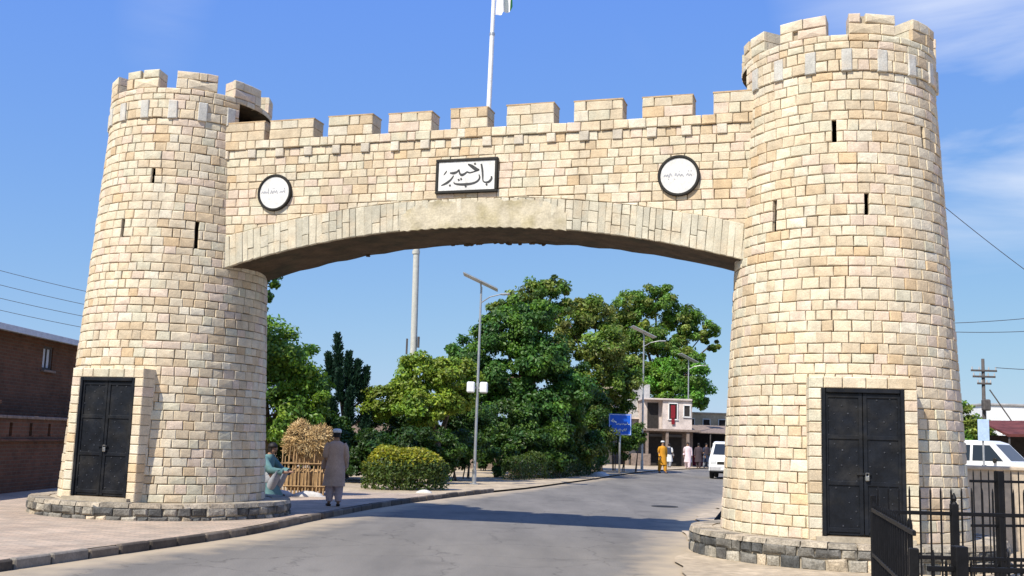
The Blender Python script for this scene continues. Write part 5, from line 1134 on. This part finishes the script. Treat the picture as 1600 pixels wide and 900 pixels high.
# ------------------------------------------------------------------ vans
def van(label, group):
    """white minivan, nose towards +x, built at the origin: 4.3 x 1.7 x 1.95 m"""
    root = empty('van'); tag(root, label, 'van', group)
    prof = [(-2.12, .42), (-2.15, .95), (-2.10, 1.25), (-1.98, 1.84), (-1.75, 1.95), (.55, 1.95), (.85, 1.86), (1.50, 1.18), (2.02, 1.02), (2.14, .82), (2.16, .42)]
    m = MB(); secs = []
    for yy, ins, sc in ((-.85, .06, .0), (-.84, .03, 0), (-.78, 0, 0), (.78, 0, 0), (.84, .03, 0), (.85, .06, 0)):
        row = []
        for x, z in prof:
            tw = max(0, (z-1.15)/.8)*.14; y2 = math.copysign(abs(yy)-tw, yy); cx = x*(1-ins*.25); cz = z - (ins*.5 if z > 1.9 else 0) ; row.append((cx, y2, cz))
        secs.append(row)
    n = len(prof); V = [p for r in secs for p in r]; F = []
    for i in range(len(secs)-1):
        for k in range(n): F.append((i*n+k, i*n+(k+1) % n, (i+1)*n+(k+1) % n, (i+1)*n+k))
    F.append(tuple(range(n-1, -1, -1))[::-1]); F.append(tuple(range((len(secs)-1)*n, len(secs)*n))[::-1]); body = mk('body', V, F, M_CARWHITE, root, origin=(0, 0, .3))
    def side(y, z): return math.copysign(.85 - max(0, (z-1.15)/.8)*.14 + .006, y)
    for s in (-1, 1):
        for xa, xb, xc, xd in ((-1.85, -.95, -.95, -1.78), (-.86, .02, .02, -.86), (.12, 1.22, .72, .12)):
            P = [(xa, side(s, 1.22), 1.22), (xb, side(s, 1.22), 1.22), (xc, side(s, 1.78), 1.78), (xd, side(s, 1.78), 1.78)]; Q = [(x, y - math.copysign(.03, y), z) for x, y, z in P]
            mk('side_window', P + Q, [(0, 1, 2, 3), (7, 6, 5, 4), (0, 4, 5, 1), (1, 5, 6, 2), (2, 6, 7, 3), (3, 7, 4, 0)], M_CARGLASS, root)
        m = MB(); m.box((.95, s*.93, 1.24), (.10, .14, .18), 0, .03); m.build('mirror', M_BLACK, root)
        m = MB(); m.box((2.10, s*.62, .84), (.10, .32, .20), 0, .03); m.build('headlight', M_LAMP, root)
        m = MB(); m.box((-2.13, s*.72, 1.1), (.05, .14, .34), 0, .02); m.build('tail_light', M_LAMPRED, root)
        m = MB(); m.box((-.42, s*.86, 1.05), (.16, .02, .035), 0, .008); m.box((.55, s*.86, 1.05), (.16, .02, .035), 0, .008); m.build('door_handle', M_BLACK, root)
        for x in (-1.35, 1.35):
            m = MB(); rr = []
            for r, yy in ((.20, -.10), (.30, -.105), (.325, -.07), (.325, .07), (.30, .105), (.20, .10)): rr.append([(x + r*math.cos(a), s*.76 + yy, .325 + r*math.sin(a)) for a in np.linspace(0, 2*PI, 24, endpoint=False)])
            m.rings(rr, cap=False); ty = m.build('wheel', M_TYRE, root, smooth=True)
            m = MB(); m.rings([[(x + r*math.cos(a), s*(.76+yy), .325 + r*math.sin(a)) for a in np.linspace(0, 2*PI, 20, endpoint=False)] for r, yy in ((.20, -.05), (.20, .085), (.17, .095), (.06, .075), (.05, .10))]); m.build('rim', M_STEEL, ty)
            m = MB(); arch = [(x + .39*math.cos(a), s*.853, .325 + .39*math.sin(a)) for a in np.linspace(-.15, PI+.15, 14)] + [(x + .33*math.cos(a), s*.853, .325 + .33*math.sin(a)) for a in np.linspace(PI+.15, -.15, 14)]
            arch2 = [(a, b - s*.05, c) for a, b, c in arch]; k = len(arch); m.add(arch + arch2, [(i, i+1, k-2-i, k-1-i) for i in range(13)] + [(i, (i+1) % k, k+(i+1) % k, k+i) for i in range(k)]); m.build('wheel_arch', M_BLACK, root)
    def pane(name, xa, za, xb, zb, w0, w1, nx, nz):
        P = [(xa+nx, -w0, za+nz), (xa+nx, w0, za+nz), (xb+nx, w1, zb+nz), (xb+nx, -w1, zb+nz)]; Q = [(x-nx*3, y, z-nz*3) for x, y, z in P]; mk(name, P+Q, [(0, 1, 2, 3), (7, 6, 5, 4), (0, 4, 5, 1), (1, 5, 6, 2), (2, 6, 7, 3), (3, 7, 4, 0)], M_CARGLASS, root)
    pane('windscreen', 1.44, 1.245, .90, 1.81, .70, .62, .008, .008); pane('rear_window', -2.085, 1.30, -2.0, 1.76, .66, .60, -.01, .002)
    m = MB(); m.box((2.15, 0, .52), (.14, 1.62, .26), 0, .05); m.build('front_bumper', M_GREYWALL, root); m = MB(); m.box((-2.14, 0, .52), (.12, 1.62, .24), 0, .05); m.build('rear_bumper', M_GREYWALL, root)
    m = MB(); m.box((2.135, 0, .82), (.05, .85, .16), 0, .02); m.build('grille', M_BLACK, root)
    m = MB(); m.box((2.225, 0, .53), (.012, .46, .11)); m.build('number_plate', M_WHITE, root)
    m = MB(); m.box((0, 0, .36), (4.1, 1.5, .14), 0, .03); m.build('underbody', M_TYRE, root)
    return root
finish(van('white van facing the gate, half hidden behind the right tower on the road', 'white vans'), (11.75, 57.0, .005), -PI/2-.28, .98)
finish(van('white van beyond the cream wall, right of the right tower', 'white vans'), (19.75, 45.0, .03), -.80, 1.13)
m = MB(); m.rings([[(4.3 + r*math.cos(a), 29.2 + r*math.sin(a), z) for a in np.linspace(0, 2*PI, 24, endpoint=False)] for r, z in ((.36, .001), (.36, .012), (.33, .016), (.05, .014))]); tag(m.build('manhole_cover', M_TYRE), 'dark round manhole cover in the road beyond the shadow of the arch', 'manhole cover')
# black hooded bollard peeping out behind the right tower
m = MB(); m.rings([[(4.86 + dx + r*math.cos(a), 23.4 + r*.8*math.sin(a), z) for a in np.linspace(0, 2*PI, 14, endpoint=False)] for r, dx, z in ((.36, 0, .02), (.34, 0, .10), (.24, .06, .30), (.15, .12, .50), (.06, .16, .58))])
tag(m.build('road_cone', M_TYRE, smooth=True), 'squat black cone on the road edge, peeping out left of the right tower', 'cone')

# ------------------------------------------------------------------ right side: cream wall, black railings, utility pole, far things
m = MB(); wr = empty('low_wall', (9, 18.6, .03), 'low cream plastered wall behind the black railings right of the tower', 'wall')
m.box((14.5, 18.8, .71), (14.0, .3, 1.36)); m.build('wall', M_CREAMWALL, wr); m = MB(); m.box((14.5, 18.8, 1.425), (14.1, .4, .07), 0, .015); m.build('coping', M_CREAMWALL, wr)
def railing(label, a, b, ztop, rails, sp, posts, group='black railings', z0=.03, spear=True, vary=0.0, knobs=()):
    root = empty('railing', (a[0], a[1], z0), label, 'railing', group); A = Vector((*a, 0)); B = Vector((*b, 0)); ln = (B-A).length; d = (B-A)/ln; ang = math.atan2(d.y, d.x)
    for z in rails:
        c = (A+B)/2; m = MB(); m.box((c.x, c.y, z), (ln, .022, .035), ang, .004); m.build('rail', M_RAIL, root)
    t = sp/2; i = 0
    while t < ln:
        p = A + d*t; zt = ztop - (vary*(i % 2)); m = MB(); r = .0095
        if spear: m.tube([(p.x, p.y, z0+.06), (p.x, p.y, zt-.09), (p.x, p.y, zt-.075), (p.x, p.y, zt-.05), (p.x, p.y, zt)], [r, r, r*1.45, r*1.35, r*.2], 6)
        else: m.tube([(p.x, p.y, z0+.06), (p.x, p.y, zt-.04), (p.x, p.y, zt)], [r, r, r*.3], 6)
        m.build('bar', M_RAIL, root); t += sp; i += 1
    for ip, (tp, w, zt) in enumerate(posts):
        p = A + d*tp; m = MB(); m.box((p.x, p.y, (z0+zt)/2), (w, w, zt-z0), ang, .006); q = m.build('post', M_RAIL, root)
        if ip not in knobs: continue
        m = MB(); m.tube([(p.x, p.y, zt), (p.x, p.y, zt+.02), (p.x, p.y, zt+.05), (p.x, p.y, zt+.10)], [w*.5, w*.28, w*.42, w*.1], 8); m.build('finial', M_RAIL, q)
railing('tall black railing panel with spear tops in front of the right tower', (3.40, 10.0), (6.6, 10.1), 1.34, (1.10, .70, .2), .098, [(.0, .045, 1.25), (.76, .065, 1.19), (2.3, .065, 1.25)], spear=False, knobs=(1,))
railing('black railing panel running towards the viewer, seen nearly end on', (3.36, 9.9), (2.72, 7.2), 1.20, (1.12, .72, .2), .15, [(2.72, .06, 1.02)], spear=False)
railing('low black railing in the bottom right corner, nearest of all', (2.78, 7.15), (5.2, 7.3), 1.02, (.90, .3), .085, [(.22, .085, 1.05), (.74, .10, .86), (1.6, .1, 1.06)], spear=False, vary=.05)
railing('farther black railing in front of the low cream wall', (6.15, 14.3), (9.5, 15.4), 1.45, (1.30, .72, .2), .125, [(.48, .09, 1.44), (2.4, .09, 1.44)], spear=False)
def utility_pole():
    b = (27.6, 62, 0); root = empty('utility_pole', b, 'dark utility pole with crossarms and transformer right of the right tower', 'utility pole')
    m = MB(); m.tube([b, (27.65, 62, 7.2)], [.14, .09], 10); m.build('pole', M_POLE, root, smooth=True)
    for z, w in ((6.5, 1.5), (6.15, 1.3), (5.75, .8)):
        m = MB(); m.box((27.65, 61.9, z), (w, .12, .11), 0, .01); ca = m.build('crossarm', M_POLE, root)
        for s in (-1, -.4, .4, 1): m = MB(); m.tube([(27.65+s*w*.46, 61.9, z+.05), (27.65+s*w*.46, 61.9, z+.22)], [.045, .03], 7); m.build('insulator', M_GREYWALL, ca)
    m = MB(); m.box((27.62, 61.7, 4.5), (.42, .4, .65), 0, .06); m.build('transformer', M_POLE, root)
    m = MB(); m.tube([(27.9, 61.8, 5.4), (28.9, 61.6, 3.8), (29.6, 61.5, 2.6)], .04, 6); m.build('stay', M_POLE, root)
utility_pole()
r = empty('billboard', (17.78, 40, .03), 'small pale blue board on a post below the utility pole', 'sign'); m = MB(); m.box((17.78, 40, 2.56), (.42, .05, .80), 0, .01); m.build('board', M_PALEBLUE, r); m = MB(); m.tube([(17.78, 40.06, .03), (17.78, 40.06, 2.9)], .04, 8); m.build('post', M_STEEL, r)
tree('broadleaf_tree', 'small olive tree beside the right tower, left of the utility pole', (25.6, 60, 0), [(25.4, 60, 3.4, 1.1, 1.1, 1.3), (26.6, 60.2, 2.9, 1.1, 1.1, 1.1), (25.9, 59.6, 2.0, 1.3, 1.1, 1.0)], 4500, .12, G_OLIVE, .15, cols=[G_OLIVE, G_MID])
tree('broadleaf_tree', 'low dark tree right of the utility pole beneath the white building', (29.5, 66, 0), [(29.4, 66, 2.2, 1.4, 1.1, 1.0), (31.2, 66, 2.1, 1.4, 1.1, .9)], 4000, .12, G_MID, .12, cols=[G_DARK, G_MID])
r = empty('white_building', (34, 70, 0), 'white flat roofed building at the far right edge', 'house'); m = MB(); m.box((35.6, 73, 2.45), (8, 5, 4.9)); m.build('wall', M_WHITE, r)
for x in (33.0, 35.5, 38.0): window(r, x, 70.49, 3.4, .9, .9)
m = MB(); m.box((35.6, 73, 4.97), (8.2, 5.2, .14), 0, .02); m.build('roof', M_GREYWALL, r)
r = empty('red_canopy', (23.6, 50, 0), 'dark red stall canopy at the right edge above the white van', 'canopy'); m = MB(); m.add([(22.9, 49, 2.62), (28, 49, 2.72), (28, 52, 3.42), (22.9, 52, 3.30), (22.9, 49, 2.5), (28, 49, 2.6), (28, 52, 3.36), (22.9, 52, 3.24)], [(0, 1, 2, 3), (7, 6, 5, 4), (0, 4, 5, 1), (1, 5, 6, 2), (2, 6, 7, 3), (3, 7, 4, 0)]); m.build('cover', M_AWNING, r)
for x in (23.0, 25.5, 27.9): m = MB(); m.tube([(x, 49.1, 0), (x, 49.1, 2.6)], .045, 6); m.build('post', M_POLE, r)
m = MB(); m.box((25.4, 52, 1.3), (5, .2, 2.6)); m.build('back_wall', M_DARKIN, r)
def wire(label, a, b, sag, rad, group):
    n = 18; A = Vector(a); B = Vector(b); pts = [A.lerp(B, i/n) - Vector((0, 0, sag*4*(i/n)*(1-i/n))) for i in range(n+1)]
    m = MB(); m.tube(pts, rad, 5); tag(m.build('overhead_wire', M_WIRE), label, 'wire', group)
WG = 'overhead wires'
wire('single wire slanting down to the right edge from behind the right tower', (21.5, 60, 18.6), (33, 60, 9.6), .3, .022, WG)
wire('upper of the two wires meeting the right edge halfway down', (24, 62, 9.15), (36, 62, 10.6), .25, .02, WG)
wire('lower of the two wires meeting the right edge halfway down', (24, 62, 8.75), (36, 62, 9.6), .3, .02, WG)
wire('wire from the crossarm of the utility pole to the right edge', (28.3, 61.9, 6.7), (40, 61, 7.6), .4, .02, WG)
for i, (z0, z1, nm) in enumerate(((10.75, 9.4, 'topmost'), (9.9, 8.7, 'second'), (9.1, 8.1, 'third'), (8.4, 7.5, 'lowest'))):
    wire('%s of the four thin wires in the sky left of the left tower' % nm, (-33, 60, z0+.5), (-18, 62, z1-1.0), .25, .016, WG)
